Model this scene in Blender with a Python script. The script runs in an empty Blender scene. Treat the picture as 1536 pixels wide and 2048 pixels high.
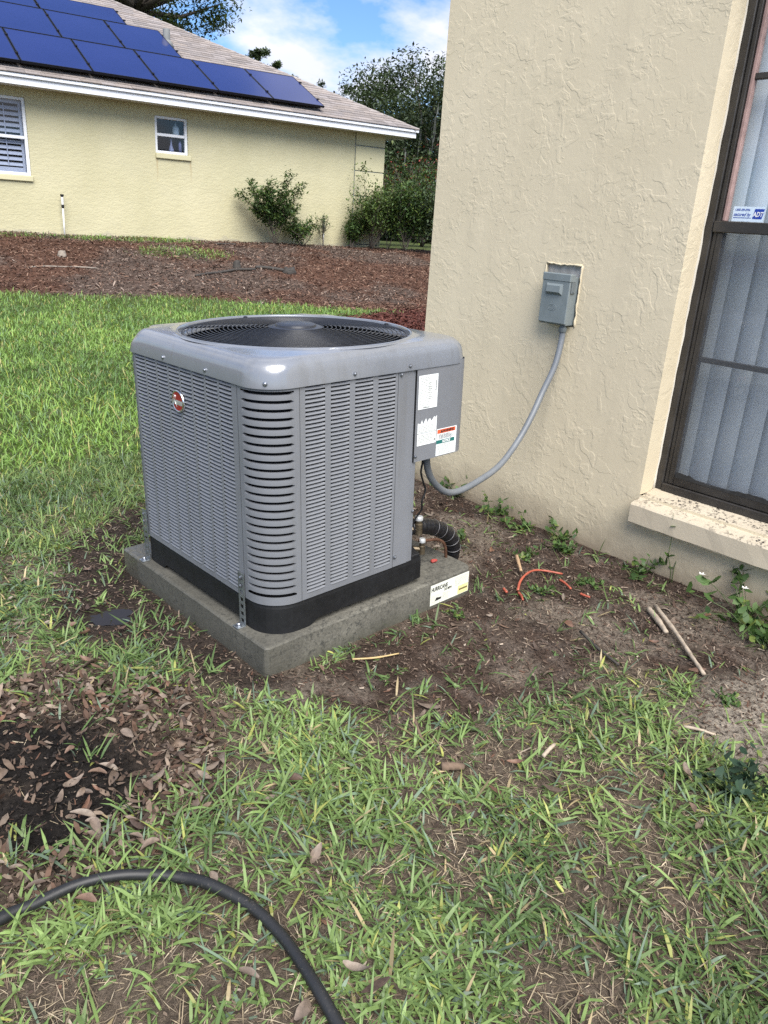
import bpy, math, random
import numpy as np
from mathutils import Matrix, Vector

rnd = random.Random(7)
rng = np.random.default_rng(11)
SC = bpy.context.scene
COL = SC.collection

# ------------------------------------------------------------------ camera
F_PX, PITCH, ROLL, YAW = 1547.42, 0.3582, 0.0651, 0.8082
CAM = Vector((-1.1376, -1.6560, 1.3042))
fw = Vector((math.cos(YAW) * math.cos(PITCH), math.sin(YAW) * math.cos(PITCH), -math.sin(PITCH)))
rt = Vector((math.sin(YAW), -math.cos(YAW), 0))
up = rt.cross(fw)
rt2 = math.cos(ROLL) * rt + math.sin(ROLL) * up
up2 = -math.sin(ROLL) * rt + math.cos(ROLL) * up
cam_data = bpy.data.cameras.new('camera')
cam = bpy.data.objects.new('camera', cam_data)
COL.objects.link(cam)
cam.matrix_world = Matrix(((rt2.x, up2.x, -fw.x, CAM.x), (rt2.y, up2.y, -fw.y, CAM.y), (rt2.z, up2.z, -fw.z, CAM.z), (0, 0, 0, 1)))
cam_data.sensor_fit = 'VERTICAL'
cam_data.sensor_height = 24.0
cam_data.lens = F_PX / 2048 * 24.0
cam_data.clip_start = 0.05
cam_data.clip_end = 600
SC.camera = cam

# ------------------------------------------------------------------ sky, sun, exposure
SUN_DIR = Vector((-0.27, -0.58, 0.75)).normalized()          # towards the sun
SUN_EL = math.asin(SUN_DIR.z)
SUN_AZ = math.atan2(SUN_DIR.x, SUN_DIR.y)
world = bpy.data.worlds.new('World')
SC.world = world
world.use_nodes = True
wn = world.node_tree
wn.nodes.clear()
def N(t, kind, **kw):
    n = t.nodes.new(kind)
    for k, v in kw.items():
        setattr(n, k, v)
    return n
wo = N(wn, 'ShaderNodeOutputWorld')
wb = N(wn, 'ShaderNodeBackground')
wb.inputs[1].default_value = 0.062
sky = N(wn, 'ShaderNodeTexSky', sky_type='NISHITA')
sky.sun_disc = False
sky.sun_elevation = SUN_EL
sky.sun_rotation = SUN_AZ
sky.air_density = 1.0
sky.dust_density = 0.2
sky.ozone_density = 2.2
tc = N(wn, 'ShaderNodeTexCoord')
sep = N(wn, 'ShaderNodeSeparateXYZ')
wn.links.new(tc.outputs['Generated'], sep.inputs[0])
addz = N(wn, 'ShaderNodeMath', operation='ADD'); addz.inputs[1].default_value = 0.32
absz = N(wn, 'ShaderNodeMath', operation='ABSOLUTE')
wn.links.new(sep.outputs[2], absz.inputs[0]); wn.links.new(absz.outputs[0], addz.inputs[0])
comb = N(wn, 'ShaderNodeCombineXYZ')
for i in (0, 1):
    dv = N(wn, 'ShaderNodeMath', operation='DIVIDE')
    wn.links.new(sep.outputs[i], dv.inputs[0]); wn.links.new(addz.outputs[0], dv.inputs[1]); wn.links.new(dv.outputs[0], comb.inputs[i])
mp = N(wn, 'ShaderNodeMapping'); mp.inputs['Location'].default_value = (1.7, 2.29, 0.0)
wn.links.new(comb.outputs[0], mp.inputs[0])
cn = N(wn, 'ShaderNodeTexNoise'); cn.inputs['Scale'].default_value = 2.1; cn.inputs['Detail'].default_value = 8; cn.inputs['Roughness'].default_value = 0.56
wn.links.new(mp.outputs[0], cn.inputs[0])
cr = N(wn, 'ShaderNodeValToRGB'); cr.color_ramp.elements[0].position = 0.45; cr.color_ramp.elements[1].position = 0.58
wn.links.new(cn.outputs[0], cr.inputs[0])
cs = N(wn, 'ShaderNodeTexNoise'); cs.inputs['Scale'].default_value = 3.4; cs.inputs['Detail'].default_value = 3
wn.links.new(mp.outputs[0], cs.inputs[0])
ccol = N(wn, 'ShaderNodeMix', data_type='RGBA')
ccol.inputs[6].default_value = (4.0, 4.2, 5.1, 1); ccol.inputs[7].default_value = (5.7, 5.8, 6.0, 1)
wn.links.new(cs.outputs[0], ccol.inputs[0])
stint = N(wn, 'ShaderNodeMix', data_type='RGBA', blend_type='MULTIPLY'); stint.inputs[0].default_value = 1.0; stint.inputs[7].default_value = (0.52, 0.67, 0.87, 1)
wn.links.new(sky.outputs[0], stint.inputs[6])
cmix = N(wn, 'ShaderNodeMix', data_type='RGBA')
wn.links.new(cr.outputs[0], cmix.inputs[0]); wn.links.new(stint.outputs[2], cmix.inputs[6]); wn.links.new(ccol.outputs[2], cmix.inputs[7])
wn.links.new(cmix.outputs[2], wb.inputs[0]); wn.links.new(wb.outputs[0], wo.inputs[0])

sun_data = bpy.data.lights.new('sun', 'SUN')
sun_data.energy = 2.1
sun_data.angle = math.radians(50)
sun_data.color = (1.0, 0.95, 0.87)
sun = bpy.data.objects.new('sun', sun_data)
COL.objects.link(sun)
sun.location = (-4, -8, 12)
sun.rotation_euler = SUN_DIR.to_track_quat('Z', 'Y').to_euler()

SC.view_settings.view_transform = 'Standard'
SC.view_settings.look = 'None'
SC.view_settings.exposure = 1.75
SC.view_settings.gamma = 1.0
SC.view_settings.use_curve_mapping = False
SC.cycles.use_denoising = False
SC.cycles.max_bounces = 8
SC.cycles.transparent_max_bounces = 12

# ------------------------------------------------------------------ helpers
class MB:
    """collects faces for one mesh object"""
    def __init__(self):
        self.v = []; self.f = []
    def add(self, vs, fs):
        o = len(self.v)
        self.v.extend([tuple(p) for p in vs]); self.f.extend([tuple(i + o for i in f) for f in fs])
        return self
    def box(self, lo, hi):
        x0, y0, z0 = lo; x1, y1, z1 = hi
        return self.add([(x0, y0, z0), (x1, y0, z0), (x1, y1, z0), (x0, y1, z0), (x0, y0, z1), (x1, y0, z1), (x1, y1, z1), (x0, y1, z1)],
                        [(0, 3, 2, 1), (4, 5, 6, 7), (0, 1, 5, 4), (1, 2, 6, 5), (2, 3, 7, 6), (3, 0, 4, 7)])
    def cbox(self, lo, hi, b):
        """box with chamfered edges (bevel b)"""
        lo = Vector(lo); hi = Vector(hi)
        vs = []; idx = {}
        for sx in (0, 1):
            for sy in (0, 1):
                for sz in (0, 1):
                    c = [hi.x if sx else lo.x, hi.y if sy else lo.y, hi.z if sz else lo.z]
                    s = [-1 if sx else 1, -1 if sy else 1, -1 if sz else 1]
                    for ax in range(3):
                        p = list(c)
                        for k in range(3):
                            if k != ax: p[k] += s[k] * b
                        idx[(sx, sy, sz, ax)] = len(vs); vs.append(p)
        fs = []
        def q(*k): fs.append(tuple(idx[i] for i in k))
        for s in (0, 1):
            q((s,0,0,0),(s,1,0,0),(s,1,1,0),(s,0,1,0)); q((0,s,0,1),(1,s,0,1),(1,s,1,1),(0,s,1,1)); q((0,0,s,2),(1,0,s,2),(1,1,s,2),(0,1,s,2))
        for a in (0, 1):
            for b_ in (0, 1):
                q((a,b_,0,0),(a,b_,1,0),(a,b_,1,1),(a,b_,0,1)); q((a,0,b_,0),(a,1,b_,0),(a,1,b_,2),(a,0,b_,2)); q((0,a,b_,1),(1,a,b_,1),(1,a,b_,2),(0,a,b_,2))
        for a in (0, 1):
            for b_ in (0, 1):
                for c in (0, 1): q((a,b_,c,0),(a,b_,c,1),(a,b_,c,2))
        return self.add(vs, fs)
    def tube(self, pts, r, n=10, caps=True):
        pts = [Vector(p) for p in pts]
        rs = r if isinstance(r, (list, tuple)) else [r] * len(pts)
        vs = []; fs = []; ref = None
        for i, p in enumerate(pts):
            t = (pts[min(i + 1, len(pts) - 1)] - pts[max(i - 1, 0)]).normalized()
            if ref is None:
                ref = t.orthogonal().normalized()
            ref = (ref - t * ref.dot(t)).normalized()
            b = t.cross(ref)
            for k in range(n):
                a = 2 * math.pi * k / n
                vs.append(p + rs[i] * (math.cos(a) * ref + math.sin(a) * b))
        for i in range(len(pts) - 1):
            for k in range(n):
                fs.append((i * n + k, i * n + (k + 1) % n, (i + 1) * n + (k + 1) % n, (i + 1) * n + k))
        if caps:
            fs.append(tuple(range(n - 1, -1, -1))); fs.append(tuple((len(pts) - 1) * n + k for k in range(n)))
        return self.add(vs, fs)
    def lathe(self, prof, n=16, c=(0, 0, 0)):
        vs = []; fs = []
        for r, z in prof:
            for k in range(n):
                a = 2 * math.pi * k / n
                vs.append((c[0] + r * math.cos(a), c[1] + r * math.sin(a), c[2] + z))
        for i in range(len(prof) - 1):
            for k in range(n):
                fs.append((i * n + k, i * n + (k + 1) % n, (i + 1) * n + (k + 1) % n, (i + 1) * n + k))
        fs.append(tuple(range(n - 1, -1, -1))); fs.append(tuple((len(prof) - 1) * n + k for k in range(n)))
        return self.add(vs, fs)
    def xf(self, M):
        self.v = [tuple(M @ Vector(p)) for p in self.v]; return self
    def mesh(self, name, m, smooth=False):
        me = bpy.data.meshes.new(name)
        me.from_pydata(self.v, [], self.f)
        me.update()
        if m is not None: me.materials.append(m)
        if smooth:
            me.polygons.foreach_set('use_smooth', [True] * len(me.polygons))
        return me

def obj(name, me, parent=None, M=None):
    o = bpy.data.objects.new(name, me)
    COL.objects.link(o)
    if parent is not None: o.parent = parent
    if M is not None: o.matrix_basis = M
    return o
def part(name, mb, m, parent=None, smooth=False, M=None, angle=None):
    me = mb.mesh(name, m, smooth)
    o = obj(name, me, parent, M)
    if smooth and angle:
        try: me.set_sharp_from_angle(angle=math.radians(angle))
        except Exception: pass
    return o
def tag(o, label, cat, group=None, kind=None):
    o['label'] = label; o['category'] = cat
    if group: o['group'] = group
    if kind: o['kind'] = kind
    return o
def thing(name, label, cat, M=None, group=None):
    o = bpy.data.objects.new(name, None)
    o.empty_display_size = 0.1
    COL.objects.link(o)
    if M is not None: o.matrix_world = M
    return tag(o, label, cat, group)
def structure(o, label=None):
    o['kind'] = 'structure'
    if label: o['label'] = label
    return o
def T(x, y, z): return Matrix.Translation((x, y, z))
def RZ(a): return Matrix.Rotation(a, 4, 'Z')

def spline(pts, n=8):
    """Catmull-Rom through the points"""
    P = [Vector(p) for p in pts]
    P = [2 * P[0] - P[1]] + P + [2 * P[-1] - P[-2]]
    out = []
    for i in range(1, len(P) - 2):
        p0, p1, p2, p3 = P[i - 1], P[i], P[i + 1], P[i + 2]
        for k in range(n):
            t = k / n
            out.append(0.5 * ((2 * p1) + (p2 - p0) * t + (2 * p0 - 5 * p1 + 4 * p2 - p3) * t * t + (3 * p1 - p0 - 3 * p2 + p3) * t ** 3))
    out.append(P[-2])
    return out

# ------------------------------------------------------------------ materials
MATS = {}
def base_mat(name):
    m = bpy.data.materials.new(name)
    m.use_nodes = True
    t = m.node_tree
    b = t.nodes['Principled BSDF']
    return m, t, b
def noise(t, scale, detail=4, rough=0.55, vec=None, dist=0.0):
    n = N(t, 'ShaderNodeTexNoise')
    n.inputs['Scale'].default_value = scale; n.inputs['Detail'].default_value = detail; n.inputs['Roughness'].default_value = rough
    n.inputs['Distortion'].default_value = dist
    if vec is not None: t.links.new(vec, n.inputs['Vector'])
    return n
def ramp(t, src, stops):
    r = N(t, 'ShaderNodeValToRGB')
    e = r.color_ramp.elements
    while len(e) < len(stops): e.new(0.5)
    for i, (p, c) in enumerate(stops):
        e[i].position = p
        e[i].color = (c, c, c, 1) if not isinstance(c, (tuple, list)) else (*c, 1)
    t.links.new(src, r.inputs[0])
    return r
def mixc(t, fac, a, b, blend='MIX'):
    n = N(t, 'ShaderNodeMix', data_type='RGBA', blend_type=blend)
    for i, s in ((0, fac), (6, a), (7, b)):
        if isinstance(s, (int, float)): n.inputs[i].default_value = s
        elif isinstance(s, (tuple, list)): n.inputs[i].default_value = (*s, 1)
        else: t.links.new(s, n.inputs[i])
    return n.outputs[2]
def math_(t, op, a, b=0.0, clamp=False):
    n = N(t, 'ShaderNodeMath', operation=op, use_clamp=clamp)
    for i, s in ((0, a), (1, b)):
        if isinstance(s, (int, float)): n.inputs[i].default_value = s
        else: t.links.new(s, n.inputs[i])
    return n.outputs[0]
def objco(t):
    return N(t, 'ShaderNodeTexCoord').outputs['Object']
def bump(t, b, h, strength=0.5, dist=0.002):
    n = N(t, 'ShaderNodeBump')
    n.inputs['Strength'].default_value = strength; n.inputs['Distance'].default_value = dist
    t.links.new(h, n.inputs['Height']); t.links.new(n.outputs[0], b.inputs['Normal'])
    return n
def simple(name, col, rough=0.5, metal=0.0, var=0.12, scale=6.0, bumps=0.0, bscale=120, spec=None, coat=0.0):
    if name in MATS: return MATS[name]
    m, t, b = base_mat(name)
    co = objco(t)
    n = noise(t, scale, 6, 0.6, co)
    r = ramp(t, n.outputs[0], [(0.3, 1 - var), (0.7, 1 + var)])
    t.links.new(mixc(t, 1.0, col, r.outputs[0], 'MULTIPLY'), b.inputs['Base Color'])
    n2 = noise(t, scale * 4, 4, 0.6, co)
    r2 = ramp(t, n2.outputs[0], [(0.3, max(rough - 0.08, 0.02)), (0.7, min(rough + 0.1, 1))])
    t.links.new(r2.outputs[0], b.inputs['Roughness'])
    b.inputs['Metallic'].default_value = metal
    if spec is not None: b.inputs['Specular IOR Level'].default_value = spec
    if coat: b.inputs['Coat Weight'].default_value = coat; b.inputs['Coat Roughness'].default_value = 0.1
    if bumps:
        bump(t, b, noise(t, bscale, 3, 0.6, co).outputs[0], bumps, 0.001)
    MATS[name] = m
    return m
def vcol_mat(name, rough=0.6, transl=0.0, spec=0.3, scale=None):
    """colour from the mesh's own per-piece colour attribute"""
    if name in MATS: return MATS[name]
    m, t, b = base_mat(name)
    a = N(t, 'ShaderNodeAttribute', attribute_name='Col')
    col = a.outputs['Color']
    if scale:
        r = ramp(t, noise(t, scale, 4, 0.6, objco(t)).outputs[0], [(0.3, 0.72), (0.7, 1.25)])
        col = mixc(t, 1.0, col, r.outputs[0], 'MULTIPLY')
    t.links.new(col, b.inputs['Base Color'])
    b.inputs['Roughness'].default_value = rough
    b.inputs['Specular IOR Level'].default_value = spec
    if transl:
        tr = N(t, 'ShaderNodeBsdfTranslucent')
        t.links.new(mixc(t, 1.0, col, (1.25, 1.2, 0.6), 'MULTIPLY'), tr.inputs[0])
        mx = N(t, 'ShaderNodeMixShader'); mx.inputs[0].default_value = transl
        t.links.new(b.outputs[0], mx.inputs[1]); t.links.new(tr.outputs[0], mx.inputs[2])
        t.links.new(mx.outputs[0], t.nodes['Material Output'].inputs[0])
    MATS[name] = m
    return m
def glass_mat(name, tint=(0.8, 0.86, 0.9), alpha=0.12, rough=0.02):
    if name in MATS: return MATS[name]
    m, t, b = base_mat(name)
    tr = N(t, 'ShaderNodeBsdfTransparent'); tr.inputs[0].default_value = (*tint, 1)
    gl = N(t, 'ShaderNodeBsdfGlossy'); gl.inputs['Roughness'].default_value = rough
    lw = N(t, 'ShaderNodeLayerWeight'); lw.inputs[0].default_value = 0.5
    fr = math_(t, 'ADD', math_(t, 'MULTIPLY', math_(t, 'POWER', lw.outputs['Facing'], 5.0), 0.92), 0.06)
    r = math_(t, 'ADD', fr, alpha * 0.4, True)
    mx = N(t, 'ShaderNodeMixShader')
    t.links.new(r, mx.inputs[0]); t.links.new(tr.outputs[0], mx.inputs[1]); t.links.new(gl.outputs[0], mx.inputs[2])
    t.links.new(mx.outputs[0], t.nodes['Material Output'].inputs[0])
    MATS[name] = m
    return m

# ------------------------------------------------------------------ numeric noise for layout
def _hash(ix, iy, seed):
    n = (ix.astype(np.int64) * 374761393 + iy.astype(np.int64) * 668265263 + seed * 1442695041) & 0xFFFFFFFF
    n = ((n ^ (n >> 13)) * 1274126177) & 0xFFFFFFFF
    return ((n ^ (n >> 16)) & 0xFFFFFF) / float(0xFFFFFF)
def vnoise(x, y, seed=0):
    x = np.asarray(x, float); y = np.asarray(y, float)
    ix = np.floor(x); iy = np.floor(y); fx = x - ix; fy = y - iy
    fx = fx * fx * (3 - 2 * fx); fy = fy * fy * (3 - 2 * fy)
    a = _hash(ix, iy, seed); b = _hash(ix + 1, iy, seed); c = _hash(ix, iy + 1, seed); d = _hash(ix + 1, iy + 1, seed)
    return (a * (1 - fx) + b * fx) * (1 - fy) + (c * (1 - fx) + d * fx) * fy
def fbm(x, y, seed=0, o=4):
    s = 0; a = 0.5; t = 0
    for i in range(o):
        s = s + a * vnoise(np.asarray(x) * 2 ** i, np.asarray(y) * 2 ** i, seed + i * 17); t += a; a *= 0.5
    return s / t
def sstep(a, b, x):
    t = np.clip((x - a) / (b - a), 0, 1); return t * t * (3 - 2 * t)
def poly_sd(x, y, poly):
    """signed distance, positive inside"""
    x = np.asarray(x, float); y = np.asarray(y, float)
    d = np.full(x.shape, 1e9); ins = np.zeros(x.shape, bool)
    n = len(poly)
    for i in range(n):
        ax, ay = poly[i]; bx, by = poly[(i + 1) % n]
        ex, ey = bx - ax, by - ay
        t = np.clip(((x - ax) * ex + (y - ay) * ey) / (ex * ex + ey * ey + 1e-12), 0, 1)
        d = np.minimum(d, np.hypot(x - ax - t * ex, y - ay - t * ey))
        c = ((ay > y) != (by > y)) & (x < ex * (y - ay) / (ey if ey else 1e-9) + ax)
        ins ^= c
    return np.where(ins, d, -d)

# ------------------------------------------------------------------ frames of reference
PADM = (Matrix.Rotation(-0.0163, 4, 'X') @ Matrix.Rotation(-0.0309, 4, 'Y'))     # the slab and unit lean a little
HP = 0.1055                                                                     # slab height
HOUSEM = RZ(-0.0203) @ T(1.7545, 0, 0)                                          # own house: x = into the wall
NA = math.radians(-9.7)                                                         # neighbour: u along the wall, w towards us
NU = Vector((math.cos(NA), math.sin(NA), 0)); NV = Vector((math.sin(NA), -math.cos(NA), 0))
NPC = Vector((12.297, 12.159, 0))
NWALL = NPC - 0.5 * NV
NBASE = 0.70
NM = Matrix(((NU.x, -NV.x, 0, NWALL.x), (NU.y, -NV.y, 0, NWALL.y), (0, 0, 1, 0), (0, 0, 0, 1)))   # local x along wall, y into the house

def nb_w(x, y):
    return (x - NWALL.x) * NV.x + (y - NWALL.y) * NV.y
def nb_a(x, y):
    return (x - NWALL.x) * NU.x + (y - NWALL.y) * NU.y
def ground_z(x, y):
    x = np.asarray(x, float); y = np.asarray(y, float)
    w = nb_w(x, y)
    t = np.clip((6.2 - w) / 6.0, 0, 1)
    z = NBASE * t * t * (3 - 2 * t)
    far = np.hypot(x + 1.1, y + 1.6)
    z = z * np.where(nb_a(x, y) > 0, np.clip(1 - 0.012 * nb_a(x, y), 0.3, 1), 1)
    g = np.exp(-(((x - 0.45) ** 2 + (y - 0.45) ** 2) / 1.1))
    z = z + (0.0309 * x - 0.0163 * y) * g - 0.036 * np.exp(-(((x - 0.45) ** 2 + (y - 0.45) ** 2) / 2.2))
    z = z - 0.022 * np.exp(-(((x + 0.165) / .085) ** 2 + ((y - 0.715) / .07) ** 2) ** 1.5)
    bank = sstep(0.06, 0.3, z)
    z = z + bank * 0.07 * (fbm(x * 1.3, y * 1.3, 5) - 0.5)
    z = z + 0.018 * (fbm(x * 3.1, y * 3.1, 3) - 0.5) * (1 - g * 0.6)
    z = z + 0.012 * (fbm(x * 14, y * 14, 9, 3) - 0.5)
    return z
def gz(x, y): return float(ground_z(np.array([x]), np.array([y]))[0])

ZONES = dict(
 bare=[(-0.011, -0.015), (0.022, -0.143), (0.113, -0.303), (0.246, -0.45), (0.433, -0.548), (0.583, -0.632), (0.782, -0.62), (0.95, -0.56), (1.034, -0.665), (1.071, -0.803), (0.888, -0.927), (1.247, -1.074), (1.735, -0.891), (1.765, -0.552), (1.80, 0.025), (1.81, 0.652), (1.80, 1.205), (1.562, 1.0), (1.159, 0.7), (0.9, 0.2), (0.744, 0.038)],
 sand=[(1.016, -0.814), (1.47, -0.99), (0.765, -1.255), (0.725, -1.092), (0.818, -0.962)],
 black=[(-0.79, 0.26), (-0.568, 0.247), (-0.43, 0.177), (-0.346, 0.048), (-0.384, -0.112), (-0.476, -0.185), (-0.536, -0.204), (-0.657, -0.211), (-0.736, -0.244), (-0.89, -0.114)],
 litter=[(-0.75, 0.447), (-0.441, 0.437), (-0.23, 0.279), (-0.181, 0.012), (-0.30, -0.25), (-0.486, -0.42), (-0.69, -0.40), (-0.95, -0.272)],
 padleft=[(-0.16, 1.25), (0.25, 1.62), (0.50, 1.68), (0.2, 1.168), (0.06, 0.906), (0.06, -0.01), (-0.05, 0.02), (-0.16, 0.30), (-0.26, 0.50), (-0.36, 0.78)],
 thin=[(0.50, -0.60), (0.80, -0.56), (1.0, -0.45), (1.25, -0.75), (0.95, -1.05), (0.55, -0.95)],
 hose=[(-1.3, -0.44), (-0.87, -0.355), (-0.73, -0.362), (-0.64, -0.392), (-0.575, -0.44), (-0.52, -0.50), (-0.49, -0.56), (-0.455, -0.655), (-0.447, -0.75), (-0.455, -0.83), (-0.47, -0.9), (-0.5, -1.1), (-0.56, -1.1), (-0.525, -0.89), (-0.513, -0.82), (-0.505, -0.75), (-0.515, -0.665), (-0.55, -0.575), (-0.575, -0.53), (-0.62, -0.485), (-0.67, -0.45), (-0.735, -0.425), (-0.87, -0.42), (-1.3, -0.51)],
 straw1=[(-0.94, -0.436), (-0.734, -0.586), (-0.71, -0.678), (-0.805, -0.763), (-0.99, -0.608)],
 straw2=[(-0.586, -0.781), (-0.456, -0.849), (-0.416, -0.973), (-0.502, -1.017), (-0.642, -0.899)],
 straw3=[(-0.144, -1.147), (-0.063, -1.18), (-0.076, -1.243), (-0.171, -1.272), (-0.252, -1.204)],
 straw4=[(-0.091, -0.78), (0.056, -0.8), (-0.034, -0.935), (-0.142, -0.931)],
 soil5=[(0.099, -0.138), (0.233, -0.255), (0.188, -0.448), (0.116, -0.577), (0.015, -0.571), (0.075, -0.304)],
 soil6=[(0.233, -0.538), (0.487, -0.65), (0.415, -0.786), (0.195, -0.712), (0.022, -0.599)],
 redmulch=[(5.2, 5.9), (6.0, 6.9), (8.2, 7.6), (7.2, 5.4), (5.9, 5.0)],
)
def zone(name, x, y, soft=0.05, wob=0.10):
    w = wob * (fbm(np.asarray(x) * 7, np.asarray(y) * 7, 41) - 0.5) * 2
    return sstep(-soft, soft, poly_sd(x, y, ZONES[name]) + w)
def bank_mask(x, y):
    """mulch bank in front of the neighbour's wall"""
    x = np.asarray(x, float); y = np.asarray(y, float)
    w = nb_w(x, y); a = nb_a(x, y)
    edge = 4.55 + 0.16 * np.clip(a + 10, 0, 4) + 0.55 * np.clip(a + 6, 0, 5) + 0.5 * (fbm(x * 0.9, y * 0.9, 77) - 0.5)
    return sstep(-0.12, 0.12, edge - w) * (w > -0.3)
def topgrass_mask(x, y):
    """strips of grass left on the bank"""
    w = nb_w(x, y); a = nb_a(x, y)
    m1 = sstep(0.35, 0.0, np.abs(w - 0.55) - 0.3) * sstep(-5.0, -5.6, a)
    m2 = sstep(0.4, 0.0, np.hypot((a + 6.0) * 0.55, w - 2.0) - 0.25)
    return np.maximum(m1, m2) * (fbm(np.asarray(x) * 3, np.asarray(y) * 3, 8) > 0.36)
def grass_density(x, y):
    x = np.asarray(x, float); y = np.asarray(y, float)
    n = fbm(x * 3.2, y * 3.2, 21)
    n2 = fbm(x * 9, y * 9, 23, 3)
    d = 0.40 + 0.95 * sstep(0.35, 0.53, n)
    d = d * (0.5 + 0.7 * sstep(0.33, 0.5, n2))
    far = sstep(0.9, 2.2, y)
    d = d * (1 - far) + far * (0.9 + 0.25 * n)
    d = d * (1 - 0.965 * zone('bare', x, y)) * (1 - 0.96 * zone('sand', x, y)) * (1 - 0.45 * zone('thin', x, y)) * (1 - 0.985 * zone('black', x, y))
    d = d * (1 - 0.72 * zone('litter', x, y)) * (1 - 0.88 * zone('padleft', x, y))
    for s in ('straw1', 'straw2', 'straw3', 'straw4'): d = d * (1 - 0.85 * zone(s, x, y, 0.05, 0.08))
    for s in ('soil5', 'soil6'): d = d * (1 - 0.78 * zone(s, x, y, 0.05, 0.08))
    d = d * (1 - 0.60 * zone('hose', x, y, .015, .02))
    # the strip of sparse grass left of the slab
    left = sstep(-0.05, -0.4, x) * sstep(0.2, 0.5, y) * sstep(1.5, 1.1, y)
    d = d * (1 - 0.35 * left)
    bm = bank_mask(x, y)
    d = d * (1 - bm) + bm * topgrass_mask(x, y)
    d = d * (1 - zone('redmulch', x, y, 0.1, 0.4))
    # nothing grows under the slab or inside the houses
    d = d * np.where((x > 0.02) & (x < 1.0) & (y > 0.03) & (y < 1.04), 0, 1)
    d = d * np.where(np.hypot((x + .165) / .10, (y - .715) / .09) < 1.0, 0.05, 1)
    d = d * np.where((x > 1.735 + 0.0203 * y) & (y < 1.24), 0, 1)
    d = d * np.where(nb_w(x, y) < 0.02, 0, 1)
    return np.clip(d, 0, 1.3)

# ================================================================== GROUND
def axis(lo, n0, n1, mid, hi, s0, s1):
    a = [-1.7]; st = s0
    left = []
    x = n0; st = s0
    while x > lo:
        st *= 1.35; x -= st; left.append(x)
    near = list(np.arange(n0, n1, s0))
    m = list(np.arange(n1, mid, s1))
    right = []; x = mid; st = s1
    while x < hi:
        right.append(x); st *= 1.25; x += st
    return np.array(left[::-1] + near + m + right)
gxs = axis(-70, -1.7, 2.2, 14.5, 160, 0.026, 0.13)
gys = axis(-60, -1.9, 2.2, 15.0, 160, 0.026, 0.13)
GX, GY = np.meshgrid(gxs, gys, indexing='xy')
GZ = ground_z(GX, GY)
nx, ny = len(gxs), len(gys)
verts = np.stack([GX.ravel(), GY.ravel(), GZ.ravel()], 1)
ii = np.arange(nx * ny).reshape(ny, nx)
quads = np.stack([ii[:-1, :-1], ii[:-1, 1:], ii[1:, 1:], ii[1:, :-1]], -1).reshape(-1, 4)
def np_mesh(name, verts, faces, m, col=None, smooth=False):
    """faces: (n,k) int array"""
    me = bpy.data.meshes.new(name)
    nf, k = faces.shape
    me.vertices.add(len(verts)); me.vertices.foreach_set('co', np.asarray(verts, np.float32).ravel())
    me.loops.add(nf * k); me.loops.foreach_set('vertex_index', faces.astype(np.int32).ravel())
    me.polygons.add(nf)
    me.polygons.foreach_set('loop_start', (np.arange(nf) * k).astype(np.int32))
    me.polygons.foreach_set('use_smooth', np.full(nf, smooth))
    me.update(calc_edges=True)
    me.validate()
    if m is not None: me.materials.append(m)
    if col is not None:
        at = me.attributes.new('Col', 'FLOAT_COLOR', 'POINT')
        c = np.ones((len(verts), 4), np.float32); c[:, :3] = col
        at.data.foreach_set('color', c.ravel())
    return me
# soil colours: kinds of earth with shapes of their own
def soil_colour(x, y):
    n = fbm(x * 5, y * 5, 61)[..., None]; n2 = fbm(x * 17, y * 17, 62, 3)[..., None]
    earth = np.array([0.078, 0.060, 0.048]) * (0.55 + 0.9 * n)
    thatch = np.array([0.155, 0.125, 0.092]) * (0.5 + 1.0 * n2)
    c = earth * 0.5 + thatch * 0.5
    def put(c, m, k): return c * (1 - m[..., None]) + k * m[..., None]
    lawn = sstep(1.4, 2.4, y) * (1 - bank_mask(x, y))
    c = put(c, lawn, np.array([0.075, 0.095, 0.035]) * (0.7 + 0.6 * n))
    c = put(c, zone('bare', x, y), np.array([0.060, 0.042, 0.033]) * (0.5 + 1.1 * n) + 0.05 * (n2 > 0.6) * np.array([1, .9, .8]))
    c = put(c, zone('sand', x, y, 0.09), np.array([0.27, 0.235, 0.195]) * (0.6 + 0.8 * n))
    sandy = sstep(0.58, 0.68, fbm(x * 2.3, y * 2.3, 66)) * zone('bare', x, y) * 0.7
    c = put(c, sandy, np.array([0.22, 0.185, 0.15]) * (0.6 + 0.8 * n2))
    c = put(c, zone('padleft', x, y), np.array([0.038, 0.029, 0.024]) * (0.5 + 1.1 * n))
    c = put(c, zone('litter', x, y) * 0.8, np.array([0.075, 0.055, 0.042]) * (0.5 + 1.0 * n2))
    c = put(c, zone('black', x, y, 0.06, 0.22), np.array([0.017, 0.0145, 0.013]) * (0.5 + 1.2 * n2))
    bm = bank_mask(x, y)
    w = nb_w(x, y); a = nb_a(x, y)
    red = sstep(0.36, 0.55, fbm(x * 0.8, y * 0.8, 71) - 0.02 * w + .04)
    mul = (np.array([0.095, 0.050, 0.034]) * red[..., None] + np.array([0.10, 0.072, 0.058]) * (1 - red[..., None])) * (0.45 + 1.1 * n2)
    c = put(c, bm, mul)
    c = put(c, zone('redmulch', x, y, 0.1, 0.4), np.array([0.10, 0.03, 0.022]) * (0.5 + 1.0 * n2))
    return np.clip(c, 0, 1)
m, t, b = base_mat('soil')
at = N(t, 'ShaderNodeAttribute', attribute_name='Col')
co = objco(t)
n1 = noise(t, 90, 6, 0.7, co); n2 = noise(t, 420, 4, 0.7, co); n3 = noise(t, 22, 5, 0.65, co)
c1 = mixc(t, 1.0, at.outputs['Color'], ramp(t, n1.outputs[0], [(0.3, 0.45), (0.5, 0.95), (0.72, 1.7)]).outputs[0], 'MULTIPLY')
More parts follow.
